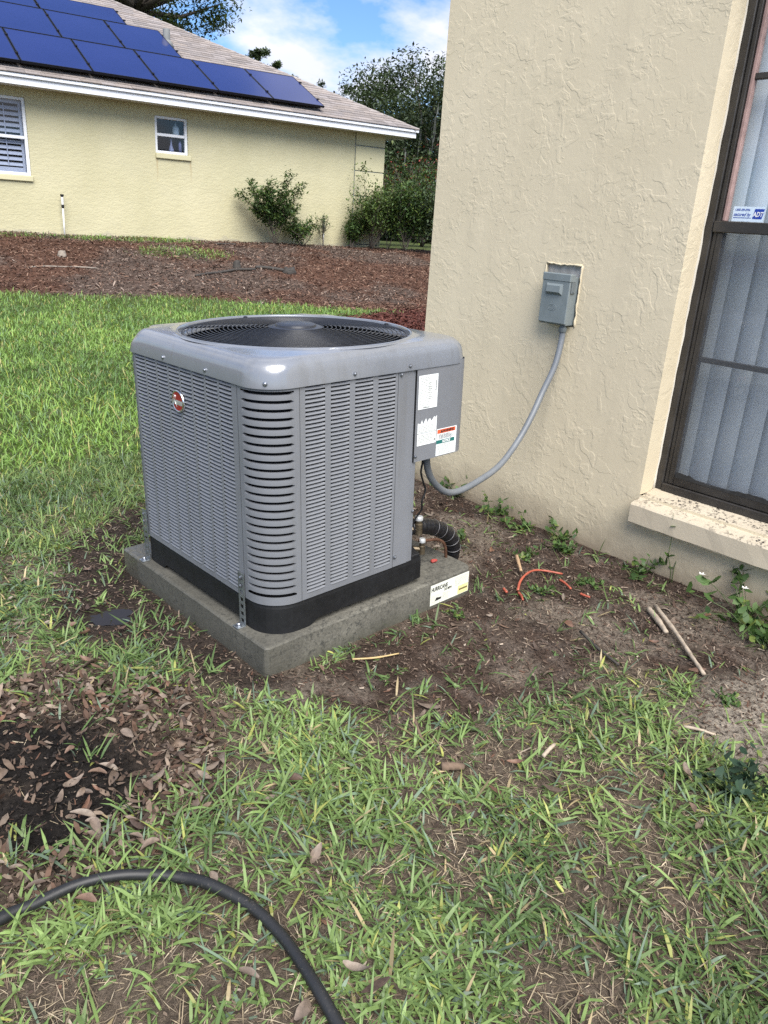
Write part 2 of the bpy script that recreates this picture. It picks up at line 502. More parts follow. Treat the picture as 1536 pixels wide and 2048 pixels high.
c1 = mixc(t, 1.0, c1, ramp(t, n2.outputs[0], [(0.3, 0.6), (0.7, 1.45)]).outputs[0], 'MULTIPLY')
c1 = mixc(t, 1.0, c1, ramp(t, n3.outputs[0], [(0.3, 0.75), (0.7, 1.25)]).outputs[0], 'MULTIPLY')
t.links.new(c1, b.inputs['Base Color'])
b.inputs['Roughness'].default_value = 0.95; b.inputs['Specular IOR Level'].default_value = 0.15
bump(t, b, math_(t, 'ADD', n1.outputs[0], math_(t, 'MULTIPLY', n2.outputs[0], 0.5)), 0.9, 0.012)
SOIL = m
ground = obj('ground', np_mesh('ground', verts, quads, SOIL, soil_colour(GX, GY).reshape(-1, 3), True))
structure(ground, 'earth and lawn ground rising to a mulch bank')

# ================================================================== OWN HOUSE (stucco corner with a window)
m, t, b = base_mat('tan_stucco')
co = objco(t)
def knock(scale, seed, lo, hi, dist):
    v = N(t, 'ShaderNodeMapping'); v.inputs['Location'].default_value = (seed, seed * 1.7, seed * 0.3)
    t.links.new(co, v.inputs[0])
    nn = noise(t, scale, 2.2, 0.5, v.outputs[0], dist)
    return ramp(t, nn.outputs[0], [(lo, 0.0), (hi, 1.0)]).outputs[0], v
k1, v1 = knock(10.0, 1.3, 0.50, 0.535, 0.7)
k2, v2 = knock(18.0, 4.1, 0.52, 0.56, 0.9)
k3, v3 = knock(30.0, 9.7, 0.54, 0.60, 0.8)
msk = ramp(t, noise(t, 4.0, 3, 0.5, co).outputs[0], [(0.46, 0.0), (0.60, 1.0)]).outputs[0]
msk2 = ramp(t, noise(t, 5.5, 3, 0.5, v3.outputs[0]).outputs[0], [(0.46, 0.0), (0.60, 1.0)]).outputs[0]
mid = noise(t, 75, 3, 0.5, co).outputs[0]
gm0 = ramp(t, noise(t, 3.3, 4, 0.6, v1.outputs[0]).outputs[0], [(0.44, 0.12), (0.58, 1.0)]).outputs[0]
h = math_(t, 'ADD', math_(t, 'MULTIPLY', math_(t, 'MULTIPLY', k1, msk2), 0.8), math_(t, 'MULTIPLY', math_(t, 'MULTIPLY', k2, gm0), 0.55))
h = math_(t, 'ADD', h, math_(t, 'MULTIPLY', math_(t, 'MULTIPLY', k3, msk), 0.5))
gm = ramp(t, noise(t, 6.5, 4, 0.6, v2.outputs[0]).outputs[0], [(0.45, 0.06), (0.62, 1.0)]).outputs[0]
h = math_(t, 'ADD', h, math_(t, 'MULTIPLY', math_(t, 'MULTIPLY', mid, gm), 0.55))
bump(t, b, h, 0.42, 0.0026)
pn = ramp(t, noise(t, 1.6, 6, 0.6, co).outputs[0], [(0.3, (0.615, 0.535, 0.385)), (0.7, (0.69, 0.605, 0.445))]).outputs[0]
# splash dirt low on the wall
sz = N(t, 'ShaderNodeSeparateXYZ'); t.links.new(co, sz.inputs[0])
low = ramp(t, math_(t, 'ADD', sz.outputs[2], math_(t, 'MULTIPLY', noise(t, 7, 5, 0.7, co).outputs[0], 0.22)), [(0.06, 1.0), (0.30, 0.0)]).outputs[0]
pn = mixc(t, math_(t, 'MULTIPLY', low, 0.9), pn, (0.22, 0.172, 0.125))
stv = N(t, 'ShaderNodeMapping'); stv.inputs['Scale'].default_value = (6, 6, 0.35); t.links.new(co, stv.inputs[0])
stk_ = ramp(t, noise(t, 2.0, 5, 0.65, stv.outputs[0]).outputs[0], [(0.52, 0.0), (0.72, 1.0)]).outputs[0]
pn = mixc(t, math_(t, 'MULTIPLY', stk_, 0.12), pn, (0.36, 0.32, 0.25))
sp = ramp(t, noise(t, 55, 2, 0.5, co).outputs[0], [(0.72, 0.0), (0.76, 1.0)]).outputs[0]
pn = mixc(t, math_(t, 'MULTIPLY', math_(t, 'MULTIPLY', sp, ramp(t, sz.outputs[2], [(0.0, 1.0), (0.5, 0.0)]).outputs[0]), 0.6), pn, (0.10, 0.085, 0.07))
t.links.new(pn, b.inputs['Base Color'])
b.inputs['Roughness'].default_value = 0.75; b.inputs['Specular IOR Level'].default_value = 0.25
STUCCO = m
RAW = simple('raw_plaster', (0.36, 0.35, 0.33), 0.95, 0, 0.35, 25, 0.8, 90)

house = thing('stucco_house', 'tan stucco house corner with a tall bronze window beside the air conditioner', 'house', HOUSEM)
YC = 1.2212                                      # corner of the house along the wall
WY0, WY1, WZ0, WZ1 = -1.40, -0.131, 0.305, 2.40  # window opening
DY0, DY1, DZ0, DZ1 = 0.312, 0.497, 0.930, 1.181  # bare patch behind the disconnect box
WTOP, WD = 2.95, 0.205
mb = MB()
ys = sorted([-7.5, WY0, WY1, DY0, DY1, YC - 0.004]); zs = sorted([-0.3, WZ0, DZ0, DZ1, WZ1, WTOP])
def hole(yc, zc):
    return (WY0 < yc < WY1 and WZ0 < zc < WZ1) or (DY0 < yc < DY1 and DZ0 < zc < DZ1)
for i in range(len(ys) - 1):
    for j in range(len(zs) - 1):
        if hole((ys[i] + ys[i + 1]) / 2, (zs[j] + zs[j + 1]) / 2): continue
        mb.add([(0, ys[i], zs[j]), (0, ys[i], zs[j + 1]), (0, ys[i + 1], zs[j + 1]), (0, ys[i + 1], zs[j])], [(0, 1, 2, 3)])
# slightly eased corner and the return wall
mb.add([(0, YC - .004, -.3), (0, YC - .004, WTOP), (.004, YC, WTOP), (.004, YC, -.3), (9, YC, WTOP), (9, YC, -.3)], [(0, 1, 2, 3), (3, 2, 4, 5)])
# reveal with an uneven rolled edge
R0 = 14
for (p, q) in (((WY1, WZ0), (WY1, WZ1)), ((WY1, WZ1), (WY0, WZ1)), ((WY0, WZ1), (WY0, WZ0))):
    mb.add([(0, p[0], p[1]), (WD, p[0], p[1]), (WD, q[0], q[1]), (0, q[0], q[1])], [(0, 1, 2, 3)])
mb.add([(0, DY0, DZ0), (0, DY1, DZ0), (.014, DY1, DZ0), (.014, DY0, DZ0), (0, DY0, DZ1), (0, DY1, DZ1), (.014, DY1, DZ1), (.014, DY0, DZ1)],
       [(0, 3, 2, 1), (4, 5, 6, 7), (0, 4, 7, 3), (1, 2, 6, 5)])
wall = part('wall', mb, STUCCO, house)
part('bare_patch', MB().add([(.013, DY0, DZ0), (.013, DY0, DZ1), (.013, DY1, DZ1), (.013, DY1, DZ0)], [(0, 1, 2, 3)]), RAW, house)['label'] = 'unpainted grey plaster patch behind the disconnect box'
# broken stucco lip round the patch
mb = MB(); rr = random.Random(3)
def lip(p, q, n):
    pts = [Vector((-0.001, p[0] + (q[0] - p[0]) * k / n + rr.uniform(-.003, .003), p[1] + (q[1] - p[1]) * k / n + rr.uniform(-.003, .003))) for k in range(n + 1)]
    mb.tube(pts, [rr.uniform(.002, .0055) for _ in pts], 6)
lip((DY0, DZ0), (DY0, DZ1), 16); lip((DY0, DZ1), (DY1, DZ1), 14); lip((DY1, DZ1), (DY1, DZ0), 16)
part('stucco_lip', mb, STUCCO, house, True)
# rolled corner bead where the paint laps onto the frame
mb = MB()
pts = [Vector((0.102 + rr.uniform(-.003, .003), WY1 - 0.001, z)) for z in np.arange(WZ0, WZ1, 0.05)]
mb.tube(pts, [rr.uniform(.003, .0065) for _ in pts], 6)
part('caulk_bead', mb, simple('caulk', (0.62, 0.58, 0.50), 0.7), house, True)
# sill
m, t, b = base_mat('sill_paint')
co = objco(t); sz = N(t, 'ShaderNodeSeparateXYZ'); t.links.new(co, sz.inputs[0])
pc = ramp(t, noise(t, 3, 5, 0.6, co).outputs[0], [(0.3, (0.50, 0.43, 0.325)), (0.7, (0.60, 0.53, 0.41))]).outputs[0]
geo = N(t, 'ShaderNodeNewGeometry'); gs = N(t, 'ShaderNodeSeparateXYZ'); t.links.new(geo.outputs['Normal'], gs.inputs[0])
d1 = ramp(t, noise(t, 70, 5, 0.75, co).outputs[0], [(0.51, 0.0), (0.57, 1.0)]).outputs[0]
d2 = ramp(t, noise(t, 11, 4, 0.6, co).outputs[0], [(0.40, 0.0), (0.60, 1.0)]).outputs[0]
dirt = math_(t, 'MULTIPLY', math_(t, 'MULTIPLY', d1, d2), ramp(t, gs.outputs[2], [(0.4, 0.0), (0.7, 1.0)]).outputs[0])
t.links.new(mixc(t, dirt, pc, (0.05, 0.042, 0.036)), b.inputs['Base Color'])
b.inputs['Roughness'].default_value = 0.7
bump(t, b, noise(t, 90, 4, 0.65, co).outputs[0], 0.35, 0.002)
mb = MB()
SY0, SY1 = WY0 - 0.02, WY1 - 0.002
prof = [(-0.058, 0.196), (-0.062, 0.202), (-0.064, 0.276), (-0.058, 0.283), (0.108, 0.318), (0.108, 0.19), (0.0, 0.192)]
NSL = 24
vs = []
for k in range(NSL + 1):
    y = SY0 + (SY1 - SY0) * k / NSL
    for (px_, pz_) in prof:
        e = rr.uniform(-.0014, .0014) if k not in (0, NSL) else 0
        vs.append((px_ + e, y, pz_ + e))
n_ = len(prof)
fs = [(k * n_ + i, k * n_ + (i + 1) % n_, (k + 1) * n_ + (i + 1) % n_, (k + 1) * n_ + i) for k in range(NSL) for i in range(n_)]
fs += [tuple(range(n_ - 1, -1, -1)), tuple(NSL * n_ + i for i in range(n_))]
part('window_sill', mb.add(vs, fs), m, house)['label'] = 'cream sill speckled with dark dirt'

BRONZE = simple('dark_bronze', (0.045, 0.041, 0.038), 0.42, 0.35, 0.3, 9, 0.15, 200)
BRONZE2 = simple('bronze_light', (0.12, 0.105, 0.095), 0.38, 0.4, 0.3, 12)
SEAL = simple('pink_sealant', (0.36, 0.24, 0.22), 0.7, 0, 0.25, 20)
FX = 0.105
fy1 = WY1 - 0.004; fy0 = WY0 + 0.004; fz0 = WZ0 + 0.012; fz1 = WZ1 - 0.004
mb = MB()
mb.cbox((FX, fy1 - 0.030, fz0), (FX + .07, fy1, fz1), .003)                # outer frame
mb.cbox((FX, fy0, fz0), (FX + .07, fy0 + .03, fz1), .003)
mb.cbox((FX - .006, fy0 + .031, fz0), (FX + .07, fy1 - .031, fz0 + .034), .003)
mb.cbox((FX, fy0 + .031, fz1 - .03), (FX + .07, fy1 - .031, fz1), .003)
mb.cbox((FX + .010, fy1 - .048, fz0 + .035), (FX + .062, fy1 - .0315, fz1 - .031), .002)
window = part('window', mb, BRONZE, house)
window['label'] = 'tall dark bronze framed window with vertical blinds behind the glass'
def rail(z0, z1, x0, x1, name='rail', mt=BRONZE):
    return part(name, MB().cbox((x0, fy0 + .032, z0), (x1, fy1 - .0325, z1), .003), mt, window)
rail(1.343, 1.383, FX - .004, FX + .060, 'meeting_rail')
rail(0.862, 0.882, FX + .018, FX + .042, 'muntin')
rail(1.852, 1.873, FX + .028, FX + .052, 'muntin')
# lower sash stile + bottom rail, upper stile line
part('stile', MB().cbox((FX + .006, fy1 - .072, fz0 + .036), (FX + .04, fy1 - .0495, 1.342), .002), BRONZE, window)
part('stile', MB().cbox((FX + .022, fy1 - .062, 1.384), (FX + .05, fy1 - .049, fz1 - .032), .002), SEAL, window)
part('bottom_rail', MB().cbox((FX + .004, fy0 + .033, fz0 + .0355), (FX + .042, fy1 - .073, fz0 + .072), .003), BRONZE, window)
part('pane', MB().add([(FX + .034, fy0, fz0 + .05), (FX + .034, fy0, 1.36), (FX + .034, fy1 - .05, 1.36), (FX + .034, fy1 - .05, fz0 + .05)], [(0, 1, 2, 3)]), glass_mat('window_glass', (0.96, 0.98, 0.99), 0.08), window)
part('pane', MB().add([(FX + .04, fy0, 1.362), (FX + .04, fy0, fz1), (FX + .04, fy1 - .05, fz1), (FX + .04, fy1 - .05, 1.362)], [(0, 1, 2, 3)]), glass_mat('window_glass'), window)
# insect screen over the lower sash: fine mesh seen as a grey veil
m, t, b = base_mat('insect_screen')
tr = N(t, 'ShaderNodeBsdfTransparent'); df = N(t, 'ShaderNodeBsdfDiffuse'); df.inputs[0].default_value = (0.12, 0.13, 0.145, 1)
mx = N(t, 'ShaderNodeMixShader')
co = objco(t)
t.links.new(ramp(t, noise(t, 5, 4, 0.6, co).outputs[0], [(0.3, 0.36), (0.7, 0.44)]).outputs[0], mx.inputs[0])
t.links.new(tr.outputs[0], mx.inputs[1]); t.links.new(df.outputs[0], mx.inputs[2]); t.links.new(mx.outputs[0], t.nodes['Material Output'].inputs[0])
part('screen', MB().add([(FX + .012, fy0 + .03, fz0 + .07), (FX + .012, fy0 + .03, 1.345), (FX + .012, fy1 - .07, 1.345), (FX + .012, fy1 - .07, fz0 + .07)], [(0, 1, 2, 3)]), m, window)
# mildew and dirt heaped along the bottom of the screen
mb = MB()
yy = np.arange(fy0 + .05, fy1 - .075, .006)
hh = 0.006 + 0.026 * np.clip(fbm(yy * 14, yy * 0, 12) - 0.30, 0, 1) + 0.02 * sstep(fy1 - .22, fy1 - .08, yy) * fbm(yy * 40, yy * 0, 13)
z0_ = fz0 + .071
vs = []; fs = []
for k, (y_, h_) in enumerate(zip(yy, hh)):
    vs += [(FX + .003, y_, z0_ - .002), (FX + .010, y_, z0_ + h_), (FX + .0115, y_, z0_ - .002)]
    if k: fs += [(3 * k - 3, 3 * k, 3 * k + 1, 3 * k - 2), (3 * k - 2, 3 * k + 1, 3 * k + 2, 3 * k - 1)]
part('mildew', mb.add(vs, fs), simple('mildew_black', (0.012, 0.012, 0.012), 0.95, 0, 0.5, 60), window)
# room behind
ROOM = simple('pale_room', (0.7, 0.71, 0.74), 0.9)  # pale walls, lightened so they bounce daylight onto the blind
mb = MB()
mb.add([(WD, -3, 0), (3, -3, 0), (3, 1.0, 0), (WD, 1.0, 0), (WD, -3, 2.6), (3, -3, 2.6), (3, 1.0, 2.6), (WD, 1.0, 2.6)],
       [(0, 1, 2, 3), (7, 6, 5, 4), (0, 4, 5, 1), (1, 5, 6, 2), (2, 6, 7, 3)])
for (a0, a1, c0, c1) in ((-3, WY0, 0, 2.6), (WY1, 1.0, 0, 2.6), (WY0, WY1, 0, WZ0), (WY0, WY1, WZ1, 2.6)):
    mb.add([(WD, a0, c0), (WD, a0, c1), (WD, a1, c1), (WD, a1, c0)], [(0, 1, 2, 3)])
part('room', mb, ROOM, house)
# flat roof slab over the house with its eave
part('roof', MB().box((-0.03, -7.8, WTOP + .002), (9, YC + 0.03, WTOP + .2)), simple('roof_white', (0.7, 0.7, 0.7), 0.8), house)

# vertical blind
blind = thing('vertical_blind', 'pale grey vertical blind hanging behind the bronze window', 'blind', HOUSEM @ T(0.225, -0.75, 0.3))
BL = simple('blind_vinyl', (0.80, 0.87, 0.94), 0.5, 0, 0.06, 3)  # blue of the sky's light put into the vinyl colour
k = 0; y = -0.168
while y > -1.40:
    mb = MB()
    a = math.radians(17 + rnd.uniform(-2.5, 2.5)); hw = 0.052
    vs = []
    for i in range(6):
        s = -1 + 2 * i / 5; cu = 0.006 * (1 - s * s)
        dx = math.sin(a) * s * hw - math.cos(a) * cu; dy = math.cos(a) * s * hw + math.sin(a) * cu
        vs += [(dx, y + 0.75 + dy, 0.06 - .3 + .3), (dx, y + 0.75 + dy, 2.08)]
    part('slat', mb.add(vs, [(2 * i, 2 * i + 2, 2 * i + 3, 2 * i + 1) for i in range(5)]), BL, blind, True)
    y -= 0.0857; k += 1
mb = MB(); mb.box((-.03, -.64, 2.085), (.03, .60, 2.13)); part('head_rail', mb, BL, blind)
mb = MB()
for i in range(110):
    mb.lathe([(0, -.004), (.0035, -.002), (.0035, .002), (0, .004)], 6, (-0.05, 0.590, 0.95 + i * 0.0105))
part('bead_chain', mb, simple('chain_grey', (0.25, 0.27, 0.3), 0.4, 0.3), blind)

# ------------------------------------------------------------------ lettering helper
def lettering(text, size, m, parent, M, bold=0.0, shear=0.0, sx=1.0, align='LEFT', name='lettering'):
    cu = bpy.data.curves.new(name, 'FONT')
    cu.body = text; cu.size = size; cu.offset = bold; cu.shear = shear
    cu.align_x = align; cu.resolution_u = 3
    cu.materials.append(m)
    tmp = bpy.data.objects.new('tmp_text', cu)
    COL.objects.link(tmp)
    me = bpy.data.meshes.new_from_object(tmp.evaluated_get(bpy.context.evaluated_depsgraph_get()))
    me.name = name
    bpy.data.objects.remove(tmp, do_unlink=True)
    return obj(name, me, parent, M @ Matrix.Diagonal((sx, 1, 1, 1)))
# plane facing -x of the house: text x -> -y, text y -> z, normal -x
def FACE_X(x, y, z):
    return Matrix(((0, 0, -1, x), (-1, 0, 0, y), (0, 1, 0, z), (0, 0, 0, 1)))
# plane facing -y: text x -> +x, text y -> z, normal -y
def FACE_Y(x, y, z):
    return Matrix(((1, 0, 0, x), (0, 0, -1, y), (0, 1, 0, z), (0, 0, 0, 1)))
def quadx(x, y0, y1, z0, z1): return MB().add([(x, y0, z0), (x, y0, z1), (x, y1, z1), (x, y1, z0)], [(0, 1, 2, 3)])
def quady(y, x0, x1, z0, z1): return MB().add([(x0, y, z0), (x1, y, z0), (x1, y, z1), (x0, y, z1)], [(0, 1, 2, 3)])
PAPER_BLUE = simple('sticker_pale_blue', (0.62, 0.74, 0.86), 0.4, 0, 0.04)
BLUE = simple('print_blue', (0.012, 0.05, 0.36), 0.4, 0, 0.05)
WHITE = simple('print_white', (0.82, 0.84, 0.86), 0.45, 0, 0.04)
BLACK = simple('print_black', (0.015, 0.015, 0.018), 0.5, 0, 0.05)
sx_ = FX + 0.0385
stk = part('window_sticker', quadx(sx_, -0.330, -0.213, 1.386, 1.437), PAPER_BLUE, house)
stk['label'] = 'pale blue security sticker in the window corner'
lettering('1-800-389-0996', 0.0108, BLUE, stk, FACE_X(sx_ - .0006, -0.218, 1.422), 0.0002, 0.2, 0.82)
lettering('secured by', 0.0165, BLUE, stk, FACE_X(sx_ - .0006, -0.217, 1.4045), 0.0003, 0.3, 0.86)
part('underline', quadx(sx_ - .0006, -0.284, -0.217, 1.3975, 1.3995), BLUE, stk)
lg = MB().add([(sx_ - .0006, -0.2885, 1.396), (sx_ - .0006, -0.2935, 1.430), (sx_ - .0006, -0.3285, 1.430), (sx_ - .0006, -0.3235, 1.396)], [(0, 1, 2, 3)])
part('logo_block', lg, BLUE, stk)
lettering('ADT', 0.0235, WHITE, stk, FACE_X(sx_ - .0012, -0.2895, 1.4035), 0.0007, 0.18, 0.74)

# ------------------------------------------------------------------ disconnect box on the wall
GREYP = simple('grey_enamel', (0.175, 0.205, 0.215), 0.42, 0.0, 0.10, 14, 0.10, 160)
GREYD = simple('grey_enamel_dark', (0.12, 0.14, 0.15), 0.5, 0, 0.1, 14)
disc = thing('disconnect_box', 'small grey metal disconnect box mounted on the tan stucco wall', 'electrical box', HOUSEM @ T(0, 0.388, 0.937))
# local: x out of wall is negative, width along y, z up from the bottom of the box
part('body', MB().cbox((-0.052, -0.066, 0.0), (0.010, 0.066, 0.198), .002), GREYP, disc)
cov = MB()
cov.cbox((-0.0655, -0.0715, 0.006), (-0.0535, 0.0695, 0.204), .0025)
cover = part('cover', cov, GREYP, disc)
mb = MB(); mb.cbox((-0.068, -0.0735, 0.178), (-0.030, 0.0715, 0.210), .003); part('cover_cap', mb, GREYP, cover)
mb = MB()
mb.add([(-0.066, -.030, .122), (-0.066, .034, .122), (-0.066, .034, .168), (-0.066, -.030, .168), (-0.079, -.024, .134), (-0.079, .028, .134), (-0.077, .028, .160), (-0.077, -.024, .160)],
       [(4, 7, 6, 5), (0, 4, 5, 1), (1, 5, 6, 2), (2, 6, 7, 3), (3, 7, 4, 0)])
mb.v = [(x_, y_ * 1.32, z_) for x_, y_, z_ in mb.v]
part('handle', mb, GREYP, cover)
mb = MB(); mb.tube([(-0.0658, 0.004 + .021 * math.cos(a), .070 + .013 * math.sin(a)) for a in np.linspace(0, 2 * math.pi, 28)], .0009, 5, False)
mb.tube([(-0.0658, 0.004 + .012 * math.cos(a), .070 + .007 * math.sin(a)) for a in np.linspace(0, 2 * math.pi, 20)], .0008, 5, False)
part('embossed_oval', mb, GREYP, cover, True)
mb = MB(); mb.cbox((-0.050, -0.0725, .132), (-.022, -.0665, .182), .0015); mb.tube([(-.036, -.070, .140), (-.036, -.0755, .140)], .004, 8)
part('hasp', mb, GREYD, disc)
part('hub', MB().lathe([(.016, -.030), (.0175, -.028), (.0175, -.012), (.014, -.010), (.014, .001)], 14, (-.032, -.042, 0)), GREYD, disc, True, None, 40)

# conduit
CONDM, t, b = base_mat('conduit_grey')
co = objco(t)
b.inputs['Roughness'].default_value = 0.45
t.links.new(ramp(t, noise(t, 9, 4, 0.6, co).outputs[0], [(0.3, (0.13, 0.145, 0.165)), (0.7, (0.17, 0.185, 0.205))]).outputs[0], b.inputs['Base Color'])
cp = [(1.7295, 0.3110, 0.925), (1.7270, 0.308, 0.87), (1.695, 0.302, 0.765), (1.64, 0.308, 0.654), (1.57, 0.298, 0.558), (1.49, 0.294, 0.461), (1.36, 0.274, 0.38), (1.21, 0.25, 0.347), (1.06, 0.222, 0.338), (0.96, 0.205, 0.356), (0.87, 0.189, 0.415), (0.82, 0.178, 0.475), (0.80, 0.172, 0.535), (0.796, 0.170, 0.58)]
cps = spline(cp, 14)
rad = [0.0128 + (0.0005 if i % 2 else 0) * (1 if i < 70 else 0.4) for i in range(len(cps))]
cond = part('electrical_conduit', MB().tube(cps, rad, 14), CONDM, None, True)
tag(cond, 'grey flexible conduit hanging from the disconnect box to the air conditioner', 'conduit')

# ================================================================== CONCRETE SLAB
m, t, b = base_mat('slab_concrete')
co = objco(t)
c0 = ramp(t, noise(t, 5, 6, 0.65, co).outputs[0], [(0.3, (0.075, 0.072, 0.061)), (0.7, (0.142, 0.136, 0.115))]).outputs[0]
s1 = ramp(t, noise(t, 38, 7, 0.75, co).outputs[0], [(0.52, 0.0), (0.60, 1.0)]).outputs[0]
s2 = ramp(t, noise(t, 9, 5, 0.7, co).outputs[0], [(0.36, 0.0), (0.54, 1.0)]).outputs[0]
c0 = mixc(t, math_(t, 'MULTIPLY', s1, s2), c0, (0.045, 0.045, 0.04))
s3 = ramp(t, noise(t, 110, 5, 0.7, co).outputs[0], [(0.35, 0.7), (0.65, 1.3)]).outputs[0]
c0 = mixc(t, 1.0, c0, s3, 'MULTIPLY')
# green-black algae low on the sides, and a darker, smoother left side
sz = N(t, 'ShaderNodeSeparateXYZ'); t.links.new(co, sz.inputs[0])
lowm = ramp(t, math_(t, 'ADD', sz.outputs[2], math_(t, 'MULTIPLY', noise(t, 14, 5, 0.7, co).outputs[0], 0.08)), [(0.035, 1.0), (0.085, 0.0)]).outputs[0]
c0 = mixc(t, math_(t, 'MULTIPLY', lowm, 0.6), c0, (0.055, 0.055, 0.038))
left_dark = ramp(t, math_(t, 'ADD', sz.outputs[0], math_(t, 'MULTIPLY', noise(t, 7, 4, 0.6, co).outputs[0], 0.25)), [(0.14, 1.0), (0.30, 0.0)]).outputs[0]
c0 = mixc(t, math_(t, 'MULTIPLY', left_dark, 0.55), c0, (0.07, 0.068, 0.056))
t.links.new(c0, b.inputs['Base Color'])
puddle = ramp(t, math_(t, 'ADD', sz.outputs[1], math_(t, 'MULTIPLY', noise(t, 9, 4, 0.6, co).outputs[0], 0.08)), [(0.88, 0.0), (0.91, 1.0)]).outputs[0]
wetx = ramp(t, sz.outputs[0], [(0.12, 1.0), (0.2, 0.0)]).outputs[0]
wet = math_(t, 'MULTIPLY', puddle, wetx)
t.links.new(math_(t, 'SUBTRACT', math_(t, 'SUBTRACT', 0.92, math_(t, 'MULTIPLY', left_dark, 0.25)), math_(t, 'MULTIPLY', wet, 0.62)), b.inputs['Roughness'])
bump(t, b, math_(t, 'ADD', noise(t, 90, 4, 0.6, co).outputs[0], math_(t, 'MULTIPLY', s1, -0.4)), 0.5, 0.002)
PADC = m
PA, PB = 0.952, 0.983
def slab_mesh():
    mb = MB(); nx_, ny_ = 28, 28
    prof = [(-0.07, 0.0), (0.045, 0.0), (HP - .006, 0.0015), (HP - .0015, .005), (HP, .011)]   # height, inset
    rr = random.Random(5)
    def ring(ins):
        r = 0.016 - ins * .5
        pts = []
        cs = [(0, 0, math.pi), (PA, 0, 1.5 * math.pi), (PA, PB, 0), (0, PB, .5 * math.pi)]
        rads = [r, .045, .03, r]
        x0, y0, x1, y1 = ins, ins, PA - ins, PB - ins
        cc = [(x0, y0, math.pi), (x1, y0, 1.5 * math.pi), (x1, y1, 0.0), (x0, y1, 0.5 * math.pi)]
        for (cx_, cy_, a0), rd in zip(cc, rads):
            ox = cx_ + (rd if cx_ == x0 else -rd); oy = cy_ + (rd if cy_ == y0 else -rd)
            for k in range(5):
                a = a0 + k / 4 * math.pi / 2
                pts.append((ox + rd * math.cos(a), oy + rd * math.sin(a)))
        # subdivide the sides
        out = []
        for i, p in enumerate(pts):
            q = pts[(i + 1) % len(pts)]
            d = math.hypot(q[0] - p[0], q[1] - p[1]); s = max(1, int(d / 0.03)) if d > 0.1 else 1
            if d > 0.1: s = 30
            for k in range(s): out.append((p[0] + (q[0] - p[0]) * k / s, p[1] + (q[1] - p[1]) * k / s))
        return out
    rings = [(z, ring(i)) for z, i in prof]
    n = len(rings[0][1]); vs = []; fs = []
    for z, r in rings:
        for k, (x, y) in enumerate(r):
            e = 0.0022 * (fbm(np.array([k * .9]), np.array([z * 60.0]), 31)[0] - .5)
            vs.append((x + e, y + e, z + e * .5))
    for i in range(len(rings) - 1):
        for k in range(n): fs.append((i * n + k, i * n + (k + 1) % n, (i + 1) * n + (k + 1) % n, (i + 1) * n + k))
    fs.append(tuple((len(rings) - 1) * n + k for k in range(n)))
    return mb.add(vs, fs)
slab = part('concrete_slab', slab_mesh(), PADC, None, False, PADM @ T(0.035, 0.047, -0.0355))
tag(slab, 'stained grey concrete slab under the air conditioner', 'slab')
STK = simple('sticker_cream', (0.74, 0.76, 0.68), 0.5, 0, 0.08, 40)
STY = simple('sticker_yellow', (0.74, 0.68, 0.32), 0.5, 0, 0.15, 60)
PRT = simple('print_grey', (0.33, 0.34, 0.31), 0.6, 0, 0.1)
lab = part('slab_label', quady(-0.0012, 0.697, 0.904, 0.010, 0.0925), STK, slab, False, T(0.0185, 0, 0.001))
lab['label'] = 'cream paper label on the slab edge reading HURRICANE'
lettering('HURRICANE', 0.0235, BLACK, lab, FACE_Y(0.701, -0.0020, 0.0655), 0.0006, 0, 0.66)
lettering('153 MPH', 0.0135, BLACK, lab, FACE_Y(0.768, -0.0020, 0.0525), 0.0004, 0, 0.80)
def lines(y, x0, x1, z0, z1, n, h, seed, ragged=0.35):
    mb = MB(); q = random.Random(seed)
    for k in range(n):
        z = z1 - (z1 - z0) * (k + .5) / n
        x = x0; xe = x1 - q.random() * ragged * (x1 - x0)
        while x < xe:
            w = q.uniform(.004, .014)
            mb.add([(x, y, z - h / 2), (min(x + w, xe), y, z - h / 2), (min(x + w, xe), y, z + h / 2), (x, y, z + h / 2)], [(0, 1, 2, 3)])
            x += w + q.uniform(.0012, .0028)
    return mb
part('print_lines', lines(-0.0018, 0.702, 0.758, 0.016, 0.050, 7, .0011, 1), PRT, lab)
part('print_lines', lines(-0.0018, 0.762, 0.806, 0.016, 0.047, 6, .0011, 2), PRT, lab)
part('print_lines', lines(-0.0018, 0.826, 0.900, 0.050, 0.088, 8, .0012, 3, .15), PRT, lab)
part('print_block', MB().add([(.722, -.0018, .0245), (.752, -.0018, .0245), (.757, -.0018, .033), (.728, -.0018, .036)], [(0, 1, 2, 3)]), BLACK, lab)
part('print_block', quady(-.0018, .845, .901, .0125, .047), STY, lab)
part('print_block', quady(-.0024, .850, .897, .0275, .0345), simple('print_olive', (0.16, 0.13, 0.05), 0.6), lab)

